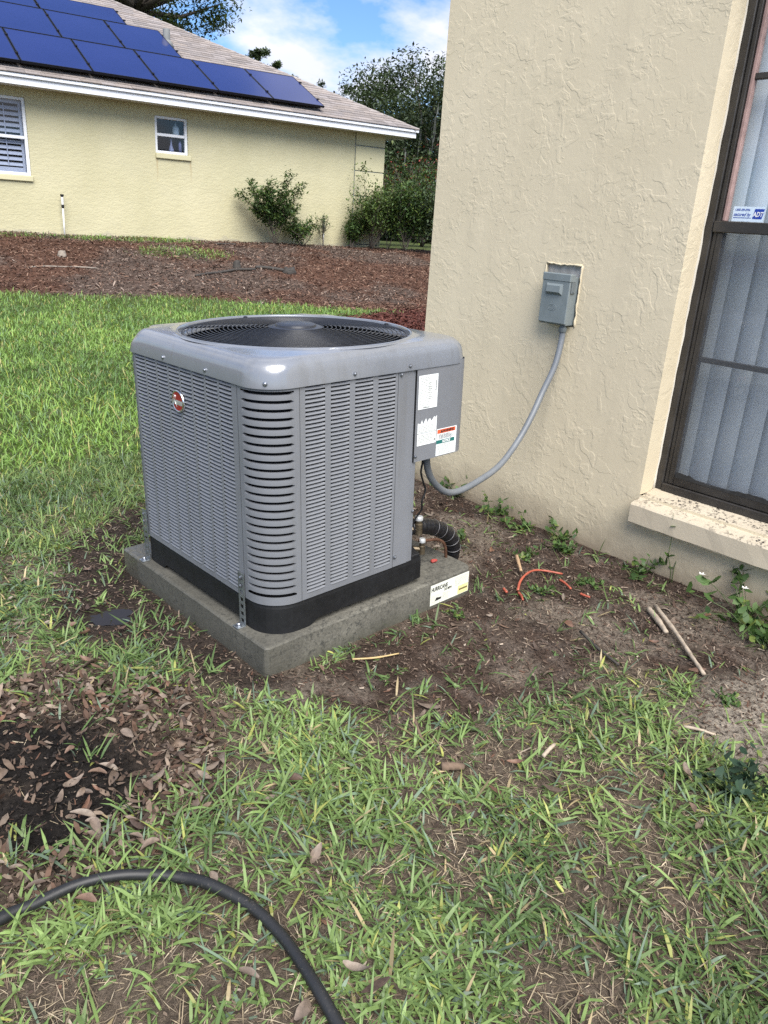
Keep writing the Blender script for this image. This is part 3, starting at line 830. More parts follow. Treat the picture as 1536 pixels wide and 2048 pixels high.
# ================================================================== AIR CONDITIONER
CX, CY = 0.0641 + 0.43, 0.0677 + 0.43
ACM = PADM @ T(CX, CY, HP)
ac = thing('air_conditioner', 'grey louvered air conditioner condenser standing on the concrete slab', 'air conditioner', ACM)
def paint(name, c, rough, metal=0.25):
    m, t, b = base_mat(name)
    co = objco(t)
    n = noise(t, 2.5, 5, 0.6, co)
    r = ramp(t, n.outputs[0], [(0.3, 0.9), (0.7, 1.1)]).outputs[0]
    col = mixc(t, 1.0, c, r, 'MULTIPLY')
    st = N(t, 'ShaderNodeMapping'); st.inputs['Scale'].default_value = (9, 9, 0.7); t.links.new(co, st.inputs[0])
    sm = ramp(t, noise(t, 3, 6, 0.7, st.outputs[0]).outputs[0], [(0.5, 0.0), (0.75, 1.0)]).outputs[0]
    col = mixc(t, math_(t, 'MULTIPLY', sm, 0.30), col, (0.12, 0.115, 0.10))
    sp = ramp(t, noise(t, 120, 3, 0.6, co).outputs[0], [(0.74, 0.0), (0.78, 1.0)]).outputs[0]
    col = mixc(t, math_(t, 'MULTIPLY', sp, 0.30), col, (0.10, 0.095, 0.08))
    t.links.new(col, b.inputs['Base Color'])
    t.links.new(ramp(t, noise(t, 14, 5, 0.6, co).outputs[0], [(0.3, rough - .06), (0.7, rough + .1)]).outputs[0], b.inputs['Roughness'])
    b.inputs['Metallic'].default_value = metal
    return m
STEEL = paint('grey_steel_paint', (0.185, 0.195, 0.217), 0.48, 0.1)
COVERM = paint('grey_cover_plastic', (0.205, 0.22, 0.25), 0.22, 0.15)
COVERM.node_tree.nodes['Principled BSDF'].inputs['Coat Weight'].default_value = 0.5
COVERM.node_tree.nodes['Principled BSDF'].inputs['Coat Roughness'].default_value = 0.08
COILM = simple('shade_black', (0.004, 0.0045, 0.006), 0.8, 0.2, 0.5, 90)  # near-black: shade inside the housing is put into this colour
BLK = simple('black_plastic', (0.005, 0.0055, 0.007), 0.6, 0, 0.3, 8, 0.2, 60)
BLKM = simple('black_wire', (0.018, 0.020, 0.026), 0.38, 0.0, 0.2, 30)
SCREWM = simple('screw_metal', (0.30, 0.32, 0.36), 0.35, 0.9, 0.1)
HB = 0.424                       # half size of the sheet-metal body
RN, RL = 0.108, 0.078            # corner radii: near corner, far corners
Z0, ZL = 0.068, 0.750            # bottom of the panels, under the cover lip
CH = 0.245                       # the corner cut away for the service valves
def corner_arc(cx_, cy_, r, a0, n=9):
    return [(cx_ + r * math.cos(a0 + k / (n - 1) * math.pi / 2), cy_ + r * math.sin(a0 + k / (n - 1) * math.pi / 2)) for k in range(n)]

# --- base pan: black, raised between its corner feet
def foot(s):                     # how far along a side -> underside height
    return 0.0 if abs(s) > 0.26 else 0.020 * min(1, (0.26 - abs(s)) / 0.02)
hb = HB - 0.004
loop = []
def side(p, q, n=26):
    return [(p[0] + (q[0] - p[0]) * k / n, p[1] + (q[1] - p[1]) * k / n) for k in range(n)]
loop += corner_arc(-hb + RN, -hb + RN, RN, math.pi)                       # near corner
loop += side((-hb + RN, -hb), (hb - CH + .05, -hb))[1:]
loop += [(hb - CH + .055, -hb), (hb, -CH + .19 - .002)] 
loop += side((hb, -CH + .20), (hb, hb - RL))[1:]
loop += corner_arc(hb - RL, hb - RL, RL, 0)
loop += side((hb - RL, hb), (-hb + RL, hb))[1:]
loop += corner_arc(-hb + RL, hb - RL, RL, math.pi / 2)
loop += side((-hb, hb - RL), (-hb, -hb + RN))[1:]
mb = MB(); vs = []; n_ = len(loop)
for zi in range(3):
    for (x, y) in loop:
        s = y if abs(x + hb) < 1e-3 or abs(x - hb) < 1e-3 else x
        e = max(abs(x), abs(y))
        bot = foot(s if abs(abs(x) - hb) < 1e-3 or abs(abs(y) - hb) < 1e-3 else 1)
        ins = 0.0 if zi < 2 else 0.006
        zz = (bot - 0.0354, 0.052, 0.0675)[zi]
        vs.append((x * (1 - ins), y * (1 - ins), zz))
fs = [(i * n_ + k, i * n_ + (k + 1) % n_, (i + 1) * n_ + (k + 1) % n_, (i + 1) * n_ + k) for i in range(2) for k in range(n_)]
fs.append(tuple(2 * n_ + k for k in range(n_)))
part('base_pan', mb.add(vs, fs), BLK, ac, False)
# small raised end of the pan beside the valves
part('base_lip', MB().cbox((hb - CH + .012, -hb + .001, .066), (hb - CH + .052, -hb + .02, .082), .003), BLK, ac)

# --- coil wall inside, blackened to stand for the shade behind the louvers
mb = MB()
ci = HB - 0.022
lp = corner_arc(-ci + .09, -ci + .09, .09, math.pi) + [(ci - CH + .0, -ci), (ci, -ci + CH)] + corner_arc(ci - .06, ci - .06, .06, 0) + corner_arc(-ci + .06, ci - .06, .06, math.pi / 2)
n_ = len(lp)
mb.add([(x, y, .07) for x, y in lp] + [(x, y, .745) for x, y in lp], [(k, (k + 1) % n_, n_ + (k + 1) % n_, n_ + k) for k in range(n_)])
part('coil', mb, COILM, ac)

# --- louvred panels
ROWS, RP = 53, 0.0124
ZTOP = 0.7445
def louver_mesh(width):
    """one stamped louver: bottom edge in the sheet plane, top edge pushed in, ends drawn back to the sheet.
    local: x across, y outwards (towards -y), z up from the bottom edge"""
    NX, NZ = 9, 4
    vs = []; fs = []
    hgt = RP * 0.93; dep = 0.0052
    for j in range(NZ + 1):
        tz = j / NZ
        for i in range(NX + 1):
            s = -1 + 2 * i / NX
            d = dep * (1 - abs(s) ** 5) * (tz ** 1.15)
            curve = 0.0022 * (1 - abs(s) ** 3)
            x = s * width / 2
            vs.append((x, d - 0.0008 * (1 - tz) * (1 - abs(s) ** 5), hgt * 0.50 * tz - curve * (1 - tz) * 0.0 + 0.0012))
    for j in range(NZ):
        for i in range(NX):
            a = j * (NX + 1) + i
            fs.append((a, a + 1, a + NX + 2, a + NX + 1))
    # rolled front bead along the bottom edge
    o = len(vs)
    for i in range(NX + 1):
        s = -1 + 2 * i / NX; x = s * width / 2; e = (1 - abs(s) ** 5)
        vs += [(x, -0.0010 * e, -0.0008), (x, 0.004 * e, -0.0004)]
    for i in range(NX):
        fs.append((o + 2 * i, o + 2 * i + 2, i + 1, i)); fs.append((o + 2 * i + 3, o + 2 * i + 2, o + 2 * i, o + 2 * i + 1))
    return vs, fs
def panel(name, cols, edges, to_world, indiv, label):
    """sheet strips round the louver columns; cols = [(centre, width)]; to_world maps (s, depth, z)"""
    mb = MB()
    xs = [edges[0]]
    for c, w in cols: xs += [c - w / 2, c + w / 2]
    xs.append(edges[1])
    zb = ZTOP - ROWS * RP - 0.001
    def strip(x0, x1, z0, z1):
        mb.add([to_world(x0, 0, z0), to_world(x1, 0, z0), to_world(x1, 0, z1), to_world(x0, 0, z1)], [(0, 1, 2, 3)])
    for k in range(0, len(xs), 2): strip(xs[k], xs[k + 1], zb, ZTOP + .012)
    strip(edges[0], edges[1], Z0, zb)
    # returned vertical edges
    for e in edges:
        mb.add([to_world(e, 0, Z0), to_world(e, .012, Z0), to_world(e, .012, ZTOP + .012), to_world(e, 0, ZTOP + .012)], [(0, 1, 2, 3)])
    pn = part(name, mb, STEEL, ac)
    pn['label'] = label
    meshes = {}
    rest = MB()
    for ci_, (c, w) in enumerate(cols):
        vs, fs = louver_mesh(w)
        vs = [Vector(to_world(v[0], v[1], v[2])) for v in vs]
        org = Vector(to_world(0, 0, 0))
        if ci_ in indiv and w not in meshes:
            mm = MB().add([v - org for v in vs], fs)
            meshes[w] = mm.mesh('louver', STEEL, True)
        for r in range(ROWS):
            p = Vector(to_world(c, 0, ZTOP - (r + 1) * RP))
            if ci_ in indiv:
                o = obj('louver', meshes[w], pn, Matrix.Translation(p))
            else:
                rest.add([v - org + p for v in vs], fs)
    if rest.v:
        o = part('louver_columns', rest, STEEL, pn, True); o['kind'] = 'stuff'
    return pn
# right face (towards -y): s = x
RCOLS = [(-0.2445 + 0.0938 * k, 0.0725) for k in range(4)]
panel('louvered_panel', RCOLS, (-0.300, 0.0845), lambda s, d, z: (s, -HB + d, z), {0, 1, 2, 3}, 'louvered steel panel facing the window side')
# left face (towards -x): s = y mirrored
LCOLS = [(-0.2300 + 0.0767 * k, 0.0660) for k in range(8)]
panel('louvered_panel', LCOLS, (-0.292, 0.352), lambda s, d, z: (-HB + d, s, z), {0}, 'louvered steel panel carrying the red badge')
# plain back faces
mb = MB()
mb.add([(HB, -HB + CH, Z0), (HB, HB - RL, Z0), (HB, HB - RL, .757), (HB, -HB + CH, .757)], [(0, 1, 2, 3)])
bk = corner_arc(HB - RL, HB - RL, RL, 0, 7)
for (p, q) in zip(bk[:-1], bk[1:]): mb.add([(p[0], p[1], Z0), (q[0], q[1], Z0), (q[0], q[1], .757), (p[0], p[1], .757)], [(0, 1, 2, 3)])
mb.add([(HB - RL, HB, Z0), (-HB + RL, HB, Z0), (-HB + RL, HB, .757), (HB - RL, HB, .757)], [(0, 1, 2, 3)])
part('back_panel', mb, STEEL, ac)

# --- slotted corner grilles: posts, bars between the slots
def slotted_corner(r, path, label, nslot=26):
    """path: list of (x,y) round the corner, ends are the posts"""
    P = [Vector((x, y, 0)) for x, y in path]
    L = [0]
    for a_, b_ in zip(P[:-1], P[1:]): L.append(L[-1] + (b_ - a_).length)
    tot = L[-1]
    def at_(s):
        for i in range(len(P) - 1):
            if s <= L[i + 1] + 1e-9:
                tt = (s - L[i]) / (L[i + 1] - L[i]); return P[i].lerp(P[i + 1], tt)
        return P[-1]
    def nrm(s):
        d = (at_(min(s + .004, tot)) - at_(max(s - .004, 0))).normalized()
        return Vector((d.y, -d.x, 0))
    mb = MB()
    pw = 0.019
    def sheet(s0, s1, z0, z1, n):
        ss = [s0 + (s1 - s0) * k / n for k in range(n + 1)]
        vs = []
        for s in ss:
            p = at_(s); vs += [(p.x, p.y, z0), (p.x, p.y, z1)]
        mb.add(vs, [(2 * k, 2 * k + 2, 2 * k + 3, 2 * k + 1) for k in range(n)])
    zt, zb = 0.7435, 0.0885
    pitch = (zt - zb) / nslot
    sheet(0, pw, Z0, .757, 3); sheet(tot - pw, tot, Z0, .757, 3)
    hh_ = pitch * 0.30
    sheet(pw, tot - pw, Z0, zb + hh_, 12); sheet(pw, tot - pw, zt - hh_, .757, 12)
    pn = part('slotted_corner', mb, STEEL, ac, True)
    pn['label'] = label
    # bar: rounded ends come from the slot radius at the posts
    slot_h = pitch * 0.40
    n = 16
    vs = []; fs = []
    for k in range(n + 1):
        s = pw + (tot - 2 * pw) * k / n
        edge = min(s - pw, tot - pw - s)
        grow = slot_h / 2 * (1 - math.sqrt(max(0, 1 - (1 - min(edge / (slot_h / 2), 1)) ** 2)))
        p = at_(s); q = p - nrm(s) * -0.0 
        nn_ = nrm(s)
        h0 = (pitch - slot_h) / 2
        lo_, hi_ = -h0 - grow, h0 + grow
        o_ = p + nn_ * 0.0006; i_ = p - nn_ * 0.009
        vs += [(i_.x, i_.y, lo_), (o_.x, o_.y, lo_), (p.x + nn_.x * .0010, p.y + nn_.y * .0010, 0.0), (o_.x, o_.y, hi_), (i_.x, i_.y, hi_)]
    for k in range(n):
        for j in range(4): fs.append((5 * k + j, 5 * k + 5 + j, 5 * k + 6 + j, 5 * k + 1 + j))
    me = MB().add(vs, fs).mesh('slat', STEEL, True)
    me.set_sharp_from_angle(angle=math.radians(28))
    for r_ in range(nslot - 1):
        obj('slat', me, pn, T(0, 0, zt - (r_ + 1) * pitch))
    return pn
near = [(-HB, -0.293)] + corner_arc(-HB + RN, -HB + RN, RN, math.pi, 13) + [(-0.3005, -HB)]
near[0] = (-HB, -0.2925)
slotted_corner(RN, near, 'slotted steel corner facing the camera')
farc = [(-HB + 0.14, HB)] + corner_arc(-HB + RL, HB - RL, RL, math.pi / 2, 11) + [(-HB, 0.3525)]
slotted_corner(RL, farc, 'slotted steel corner on the lawn side')

# --- post, chamfer and control box at the service corner
mb = MB()
mb.add([(0.086, -HB + .001, Z0), (0.155, -HB + .001, Z0), (0.155, -HB + .001, .757), (0.086, -HB + .001, .757)], [(0, 1, 2, 3)])
mb.add([(0.155, -HB + .001, Z0), (0.158, -HB + .006, Z0), (0.162, -HB + .002, Z0), (0.180, -HB + .004, Z0), (0.186, -HB + .012, Z0)] +
       [(0.155, -HB + .001, .757), (0.158, -HB + .006, .757), (0.162, -HB + .002, .757), (0.180, -HB + .004, .757), (0.186, -HB + .012, .757)],
       [(k, k + 1, k + 6, k + 5) for k in range(4)])
part('corner_post', mb, STEEL, ac)
mb = MB().add([(0.186, -HB + .012, Z0), (HB, -HB + CH, Z0), (HB, -HB + CH, .757), (0.186, -HB + .012, .757)], [(0, 1, 2, 3)])
part('service_panel', mb, STEEL, ac)
ZC = 0.4325
RC = 0.062
lp = [(0.166, -HB - .003)] + [(HB + .003 - RC + RC * math.cos(a), -HB - .003 + RC + RC * math.sin(a)) for a in np.linspace(-math.pi / 2, 0, 9)] + [(HB + .003, -HB + CH), (HB - .02, -HB + CH), (0.176, -HB + .012)]
n_ = len(lp); mb = MB()
mb.add([(x, y, ZC) for x, y in lp] + [(x, y, .757) for x, y in lp], [(k, (k + 1) % n_, n_ + (k + 1) % n_, n_ + k) for k in range(n_)] + [tuple(range(n_ - 1, -1, -1))])
box_ = part('control_box', mb, STEEL, ac)
box_['label'] = 'plain steel control box carrying paper labels'
part('seam', MB().cbox((0.1625, -HB - .0028, ZC), (0.1655, -HB + .004, .757), .0008), COILM, ac)
part('seam', MB().cbox((0.0848, -HB - .0004, Z0), (0.0860, -HB + .004, .757), .0002), COILM, ac)
part('seam', MB().cbox((-0.3010, -HB - .0004, Z0), (-0.2998, -HB + .004, .757), .0002), COILM, ac)
part('seam', MB().cbox((-HB - .0004, -0.2928, Z0), (-HB + .004, -0.2916, .757), .0002), COILM, ac)

# paper labels on the control box (face -y, local z rel. to the slab top)
yb = -HB - 0.0042
zc = lambda z: z - HP
xc = lambda x: x - CX
def paper(x0, x1, z0, z1, y, m, label=None, r=0.004):
    o = part('paper_label', quady(y, xc(x0), xc(x1), zc(z0), zc(z1)), m, ac)
    if label: o['label'] = label
    return o
PAPERW = simple('paper_white', (0.78, 0.82, 0.83), 0.5, 0, 0.04)
p1 = paper(0.668, 0.757, 0.716, 0.828, yb, PAPERW, 'white rating label with rows of small print')
part('print_lines', lines(yb - .0006, xc(.673), xc(.738), zc(.722), zc(.822), 20, .0016, 11, .6), PRT, p1)
part('print_lines', lines(yb - .0006, xc(.715), xc(.748), zc(.745), zc(.805), 9, .0016, 12, .7), PRT, p1)
part('print_bar', quady(yb - .0006, xc(.7475), xc(.7500), zc(.772), zc(.806)), BLACK, p1)
part('print_bar', quady(yb - .0006, xc(.690), xc(.722), zc(.7195), zc(.7215)), BLACK, p1)
# torn label
mb = MB(); q = random.Random(9)
xs_ = np.linspace(.670, .760, 15); tops = [.668 + q.uniform(-.007, .012) + .012 * (x - .67) / .09 for x in xs_]
vs = []
for x, tz in zip(xs_, tops): vs += [(xc(x), yb, zc(.634)), (xc(x), yb, zc(tz))]
p2 = part('paper_label', mb.add(vs, [(2 * k, 2 * k + 2, 2 * k + 3, 2 * k + 1) for k in range(14)]), PAPERW, ac)
p2['label'] = 'white paper label with its top edge torn away'
part('print_lines', lines(yb - .0006, xc(.675), xc(.757), zc(.636), zc(.660), 5, .0017, 13, .3), PRT, p2)
p3 = paper(0.670, 0.760, 0.592, 0.6325, yb, PAPERW, 'white label below the torn one')
part('print_lines', lines(yb - .0006, xc(.675), xc(.757), zc(.601), zc(.630), 6, .0017, 14, .35), PRT, p3)
part('print_bar', quady(yb - .0006, xc(.752), xc(.756), zc(.601), zc(.608)), BLACK, p3)
p4 = paper(0.763, 0.862, 0.5415, 0.636, yb, PAPERW, 'white label with an orange WARNING and a green NOTICE band')
OR = simple('print_orange', (0.62, 0.11, 0.045), 0.5, 0, 0.05); GRN = simple('print_green', (0.016, 0.14, 0.13), 0.5, 0, 0.05)
part('warning_band', quady(yb - .0006, xc(.766), xc(.856), zc(.6195), zc(.6335)), OR, p4)
part('notice_band', quady(yb - .0006, xc(.763), xc(.853), zc(.5835), zc(.5965)), GRN, p4)
lettering('\u25b2WARNING', 0.0125, BLACK, p4, FACE_Y(xc(.781), yb - .0013, zc(.6225)), 0.0004, 0, 0.92)
lettering('NOTICE', 0.0115, WHITE, p4, FACE_Y(xc(.792), yb - .0013, zc(.5862)), 0.0005, 0, 0.92)
part('print_lines', lines(yb - .0006, xc(.774), xc(.850), zc(.599), zc(.617), 5, .0016, 15, .3), BLACK, p4)
part('print_lines', lines(yb - .0006, xc(.767), xc(.852), zc(.545), zc(.582), 9, .0015, 16, .2), PRT, p4)

# --- moulded top cover
def rsq(half, rn, rl, n_side=20, n_arc=12):
    """rounded square; near corner radius rn, the other corners rl; 4*(n_side+n_arc) points, starts at the near corner"""
    pts = []
    cs = [(-1, -1, math.pi, rn), (1, -1, 1.5 * math.pi, rl), (1, 1, 0, rl), (-1, 1, .5 * math.pi, rl)]
    for i, (sx, sy, a0, r) in enumerate(cs):
        cx_, cy_ = sx * (half - r), sy * (half - r)
        for k in range(n_arc):
            a = a0 + k / (n_arc - 1) * math.pi / 2
            pts.append((cx_ + r * math.cos(a), cy_ + r * math.sin(a)))
        sx2, sy2, a2, r2 = cs[(i + 1) % 4]
        p = pts[-1]
        q = (sx2 * (half - r2) + r2 * math.cos(a2), sy2 * (half - r2) + r2 * math.sin(a2))
        for k in range(1, n_side + 1):
            f_ = k / (n_side + 1); pts.append((p[0] + (q[0] - p[0]) * f_, p[1] + (q[1] - p[1]) * f_))
    return pts
RO = 0.395                       # rim of the fan opening
ZLIP, ZT = 0.7445, 0.829
outer = rsq(0.43, 0.105, 0.082)
n_ = len(outer)
ang_ = [math.atan2(y, x) for x, y in outer]
rings = []
def sq_ring(ins, z):
    return [(x * (1 - ins / 0.43), y * (1 - ins / 0.43), z) for x, y in outer]
rings.append(sq_ring(0.010, ZLIP)); rings.append(sq_ring(0.0, ZLIP)); rings.append(sq_ring(0.0, ZLIP + 0.006)); rings.append(sq_ring(0.003, ZLIP + 0.028))
for a in np.linspace(0.12, math.pi / 2, 7):
    rings.append(sq_ring(0.004 + 0.040 * (1 - math.cos(a)), ZLIP + 0.032 + 0.049 * math.sin(a)))
top_sq = sq_ring(0.046, ZT - .0035)
rim = [(RO * 1.004 * math.cos(a), RO * 1.004 * math.sin(a), ZT) for a in ang_]
for f_ in (0.0, 0.2, 0.45, 0.7, 0.9):
    rg = []
    for (p, q) in zip(top_sq, rim):
        # where the square is inside the rim circle, keep to the circle
        rp = math.hypot(p[0], p[1])
        if rp < RO + 0.006: p = (p[0] / rp * (RO + .006), p[1] / rp * (RO + .006), p[2] )
        rg.append(tuple(p[i] + (q[i] - p[i]) * f_ for i in range(3)))
    rings.append(rg)
for (dr, dz) in ((0.0015, .0035), (-0.002, .0045), (-0.006, .003), (-0.008, -.003), (-0.009, -.012), (-.016, -.016), (-.020, -.03)):
    rings.append([((RO + dr) * math.cos(a), (RO + dr) * math.sin(a), ZT + dz) for a in ang_])
vs = [p for r_ in rings for p in r_]
# scooped hand-hold pressed into the lawn-side corner
def scoop(p):
    x, y, z = p
    out = []
    for (cx_, cy_, amt) in ((-0.392, 0.392, 0.040), (0.392, 0.392, 0.036)):
        d2 = ((x - cx_) ** 2 + (y - cy_) ** 2) / 0.040 ** 2 + ((z - (ZT - .018)) / 0.026) ** 2
        g = amt * math.exp(-d2)
        n = Vector((cx_, cy_, 0.25)).normalized()
        x -= n.x * g; y -= n.y * g; z -= n.z * g
    return (x, y, z)
vs = [scoop(p) for p in vs]
nr = len(rings)
fs = [(i * n_ + k, i * n_ + (k + 1) % n_, (i + 1) * n_ + (k + 1) % n_, (i + 1) * n_ + k) for i in range(nr - 1) for k in range(n_)]
top = part('top_cover', MB().add(vs, fs), COVERM, ac, True, None, 50)
top['label'] = 'glossy grey moulded top cover round the fan opening'

# --- fan guard: concentric wires, radial wires, hub cap
guard = part('fan_guard', MB().tube([((RO - .018) * math.cos(a), (RO - .018) * math.sin(a), ZT - .004) for a in np.linspace(0, 2 * math.pi, 97)], .0028, 6, False), BLKM, ac, True)
def dome(r): return ZT - 0.004 + 0.017 * (1 - (r / RO) ** 2)
nring = 19
for k in range(nring):
    r = 0.094 + (RO - 0.020 - 0.094) * k / nring
    z = dome(r)
    seg = 64
    part('ring_wire', MB().tube([(r * math.cos(a), r * math.sin(a), z) for a in np.linspace(0, 2 * math.pi, seg + 1)], .0019, 5, False), BLKM, guard, True)
for k in range(6):
    a = math.radians(12 + 60 * k)
    part('spoke_wire', MB().tube([(r * math.cos(a), r * math.sin(a), dome(r) - .0042) for r in np.linspace(.07, RO - .010, 9)], .0027, 6), BLKM, guard, True)
for k in range(4):
    a = math.radians(72 + 90 * k) + .2
    mb = MB().lathe([(.008, 0), (.008, .005), (.004, .008)], 10, ((RO - .014) * math.cos(a), (RO - .014) * math.sin(a), ZT - .004))
    part('clamp', mb, BLKM, guard)
HUBM = simple('hub_black', (0.03, 0.033, 0.042), 0.38, 0, 0.15, 8)
part('hub_cap', MB().lathe([(.094, -.008), (.096, -.002), (.086, .002), (.070, .003), (.068, .009), (.060, .012), (.02, .0128), (.001, .0128)], 48, (0, 0, dome(.09))), HUBM, guard, True, None, 35)
# fan below
mb = MB().lathe([(.05, -.10), (.055, -.02), (.001, -.018)], 20, (0, 0, ZT - .02))
fan = part('fan_motor', mb, BLK, ac, True, None, 40)
for k in range(3):
    a0 = 2 * math.pi * k / 3 + .4
    vs = []; fs = []
    for i in range(7):
        r = 0.05 + 0.28 * i / 6
        for j in range(6):
            aa = a0 + (j / 5 - .5) * (1.0 - .25 * i / 6) + 0.25 * i / 6
            vs.append((r * math.cos(aa), r * math.sin(aa), ZT - 0.115 + 0.055 * (j / 5 - .5)))
    fs = [(i * 6 + j, i * 6 + j + 1, i * 6 + j + 7, i * 6 + j + 6) for i in range(6) for j in range(5)]
    part('fan_blade', MB().add(vs, fs), simple('blade_shaded', (0.010, 0.011, 0.013), 0.5, .3), fan, True)  # blades darkened, the shade under the guard is in their colour

# --- screws
def screw(x, y, z, n):
    n = Vector(n)
    M_ = Matrix.Translation((x, y, z)) @ n.to_track_quat('Z', 'Y').to_matrix().to_4x4()
    part('screw', MB().lathe([(.0072, -.002), (.0072, .0006), (.0048, .0012), (.0045, .0042), (.003, .0052)], 8).xf(M_), SCREWM, ac)
zs_ = ZLIP + 0.0155
for (x, y, n) in [(-.43, .13, (-1, 0, 0)), (-.43, -.13, (-1, 0, 0)), (-.398, -.398, (-1, -1, 0)), (-.10, -.43, (0, -1, 0)), (.13, -.43, (0, -1, 0)), (.43, -.33, (1, 0, 0))]:
    if x == -.398: x = y = -.43 + .105 - .105 * .7071 - .0005
    screw(x, y, zs_, n)
for (x, z) in ((.098, .735), (.095, .105), (.172, ZC + .02), (.176, .255)):
    screw(x, -HB - (.0012 if x < .17 else .003) + (.006 if x > .175 else 0), z, (0, -1, 0))

# --- badge
bz, by_ = 0.737 - HP, 0.5485 - CY
rim_m = simple('badge_chrome', (0.75, 0.76, 0.78), 0.18, 1.0, 0.05)
red_m = simple('badge_red', (0.30, 0.012, 0.02), 0.22, 0, 0.15, 20, coat=0.6)
grey_m = simple('badge_grey', (0.42, 0.43, 0.42), 0.4, 0.3, 0.1, 30)
def ell(rx, rz, x, n=40): return [(x, by_ + rx * math.cos(a), bz + rz * math.sin(a)) for a in np.linspace(0, 2 * math.pi, n, endpoint=False)]
mb = MB(); e1 = ell(.038, .036, -HB - .001); e2 = ell(.038, .036, -HB - .007); e3 = ell(.035, .033, -HB - .0088); e4 = ell(.0325, .0305, -HB - .0068)
n_ = 40
mb.add(e1 + e2 + e3 + e4, [(i * n_ + k, i * n_ + (k + 1) % n_, (i + 1) * n_ + (k + 1) % n_, (i + 1) * n_ + k) for i in range(3) for k in range(n_)])
badge = part('badge', mb, rim_m, ac, True)
badge['label'] = 'small red oval badge with a chrome rim'
part('badge_face', MB().add(ell(.0326, .0306, -HB - .0066), [tuple(range(39, -1, -1))]), red_m, badge)
bx = -HB - .0072
mb = MB(); bandp = []
for k in range(13):
    y = -.0315 + .063 * k / 12
    lim = .0306 * math.sqrt(max(0, 1 - (y / .0326) ** 2))
    bandp.append((y, max(-lim, -.0115), min(lim, .0035)))
vs = []
for y, lo_, hi_ in bandp: vs += [(bx, by_ + y, bz + lo_), (bx, by_ + y, bz + hi_)]
part('badge_band', mb.add(vs, [(2 * k, 2 * k + 2, 2 * k + 3, 2 * k + 1) for k in range(12)]), grey_m, badge)
lettering('heem', 0.0185, simple('badge_silver', (0.8, 0.82, 0.8), 0.25, 0.7, 0.03), badge, FACE_X(bx - .0008, by_ + .0145, bz - .0095), 0.0004, 0, 0.80)
mb = MB()
mb.tube([(bx - .0006, by_ + y, bz + z) for (y, z) in [(.023, -.016), (.023, .014), (.019, .019), (.0125, .017), (.012, .008), (.019, .002), (.012, -.006), (.004, -.019)]], .0012, 5)
part('badge_initial', mb, MATS['badge_silver'], badge, True)

# --- galvanised tie-down straps
GALV = simple('galvanised', (0.26, 0.285, 0.30), 0.40, 0.75, 0.25, 40)
def strap(y, zlen, label):
    mb = MB(); w = 0.0165; th = 0.002
    x = -HB - .0035
    zt = zlen; rows = int((zt + .036) / 0.0245)
    # strip with slotted holes: side rails + bridges
    for (a0, a1) in ((-w, -w * .52), (w * .52, w)):
        mb.box((x - th, y + a0, -0.032), (x, y + a1, zt))
    for k in range(rows + 1):
        z = -0.030 + k * (zt + .024) / rows
        mb.box((x - th, y - w * .52, z - .0055), (x, y + w * .52, z + .0055))
    mb.cbox((x - .030, y - w, -0.0352), (x - .0005, y + w, -0.0318), .0008)
    o = part('tie_down_strap', mb, GALV, ac)
    o['label'] = label
    for (z, r_) in ((zt - .016, .006), (zt - .044, .0055)):
        part('bolt', MB().lathe([(r_, 0), (r_, .004), (r_ * .5, .0065)], 6).xf(Matrix.Translation((x - th, y, z)) @ Matrix.Rotation(-math.pi / 2, 4, 'Y')), SCREWM, o)
    part('anchor_bolt', MB().lathe([(.011, 0.0036), (.011, .0055), (.0075, .006), (.0075, .011), (.004, .014)], 8, (x - .017, y, -0.0355)), SCREWM, o)
strap(-0.279, 0.150, 'perforated metal strap beside the near corner')
strap(0.372, 0.165, 'perforated metal strap beside the far lawn-side corner')

# --- service valves, refrigerant lines, control cable
BRASS = simple('tarnished_brass', (0.16, 0.13, 0.09), 0.45, 0.8, 0.4, 40)
CAPW = simple('cap_silver', (0.62, 0.64, 0.66), 0.35, 0.5, 0.1)
def UL(p): return (p[0] - CX, p[1] - CY, p[2] - HP)
for (px_, py_, z0, z1, r_) in ((0.815, 0.185, 0.20, 0.272, .015), (0.812, 0.160, 0.13, 0.192, .012)):
    x, y, _ = UL((px_, py_, 0))
    v_ = part('service_valve', MB().lathe([(r_, z0 - HP), (r_, z1 - HP - .03), (r_ * .8, z1 - HP - .028), (r_ * .8, z1 - HP - .014)], 10, (x, y, 0)).tube([(x - .05, y + .05, z0 - HP + .02), (x, y, z0 - HP + .02)], r_ * .8, 8), BRASS, ac, True, None, 40)
    part('valve_cap', MB().lathe([(r_ * 1.05, z1 - HP - .0145), (r_ * 1.1, z1 - HP - .004), (r_ * .9, z1 - HP)], 10, (x, y, 0)), CAPW, v_, True, None, 40)
INS = simple('black_insulation', (0.010, 0.010, 0.012), 0.30, 0, 0.4, 30, 0.5, 45)
sp_ = spline([PADM @ Vector(p) for p in [(0.80, 0.215, 0.222), (0.845, 0.205, 0.219), (0.90, 0.20, 0.203), (0.955, 0.195, 0.176), (1.004, 0.195, 0.135), (1.03, 0.20, 0.085), (1.04, 0.215, 0.03), (1.05, 0.24, -0.03)]], 10)
line1 = part('suction_pipe', MB().tube(sp_, [0.030 + 0.0016 * math.sin(i * 1.9) for i in range(len(sp_))], 16), INS, None, True)
tag(line1, 'thick black insulated pipe curving from the air conditioner down past the slab edge', 'pipe')
mb = MB()
for k in (22, 29, 36, 43, 50):
    if k < len(sp_) - 2:
        c = sp_[k]; d = (sp_[k + 1] - sp_[k - 1]).normalized(); a_ = d.orthogonal().normalized(); b_ = d.cross(a_)
        mb.tube([c + .0318 * (math.cos(q_) * a_ + math.sin(q_) * b_) for q_ in np.linspace(0, 2 * math.pi, 25)], .0011, 5, False)
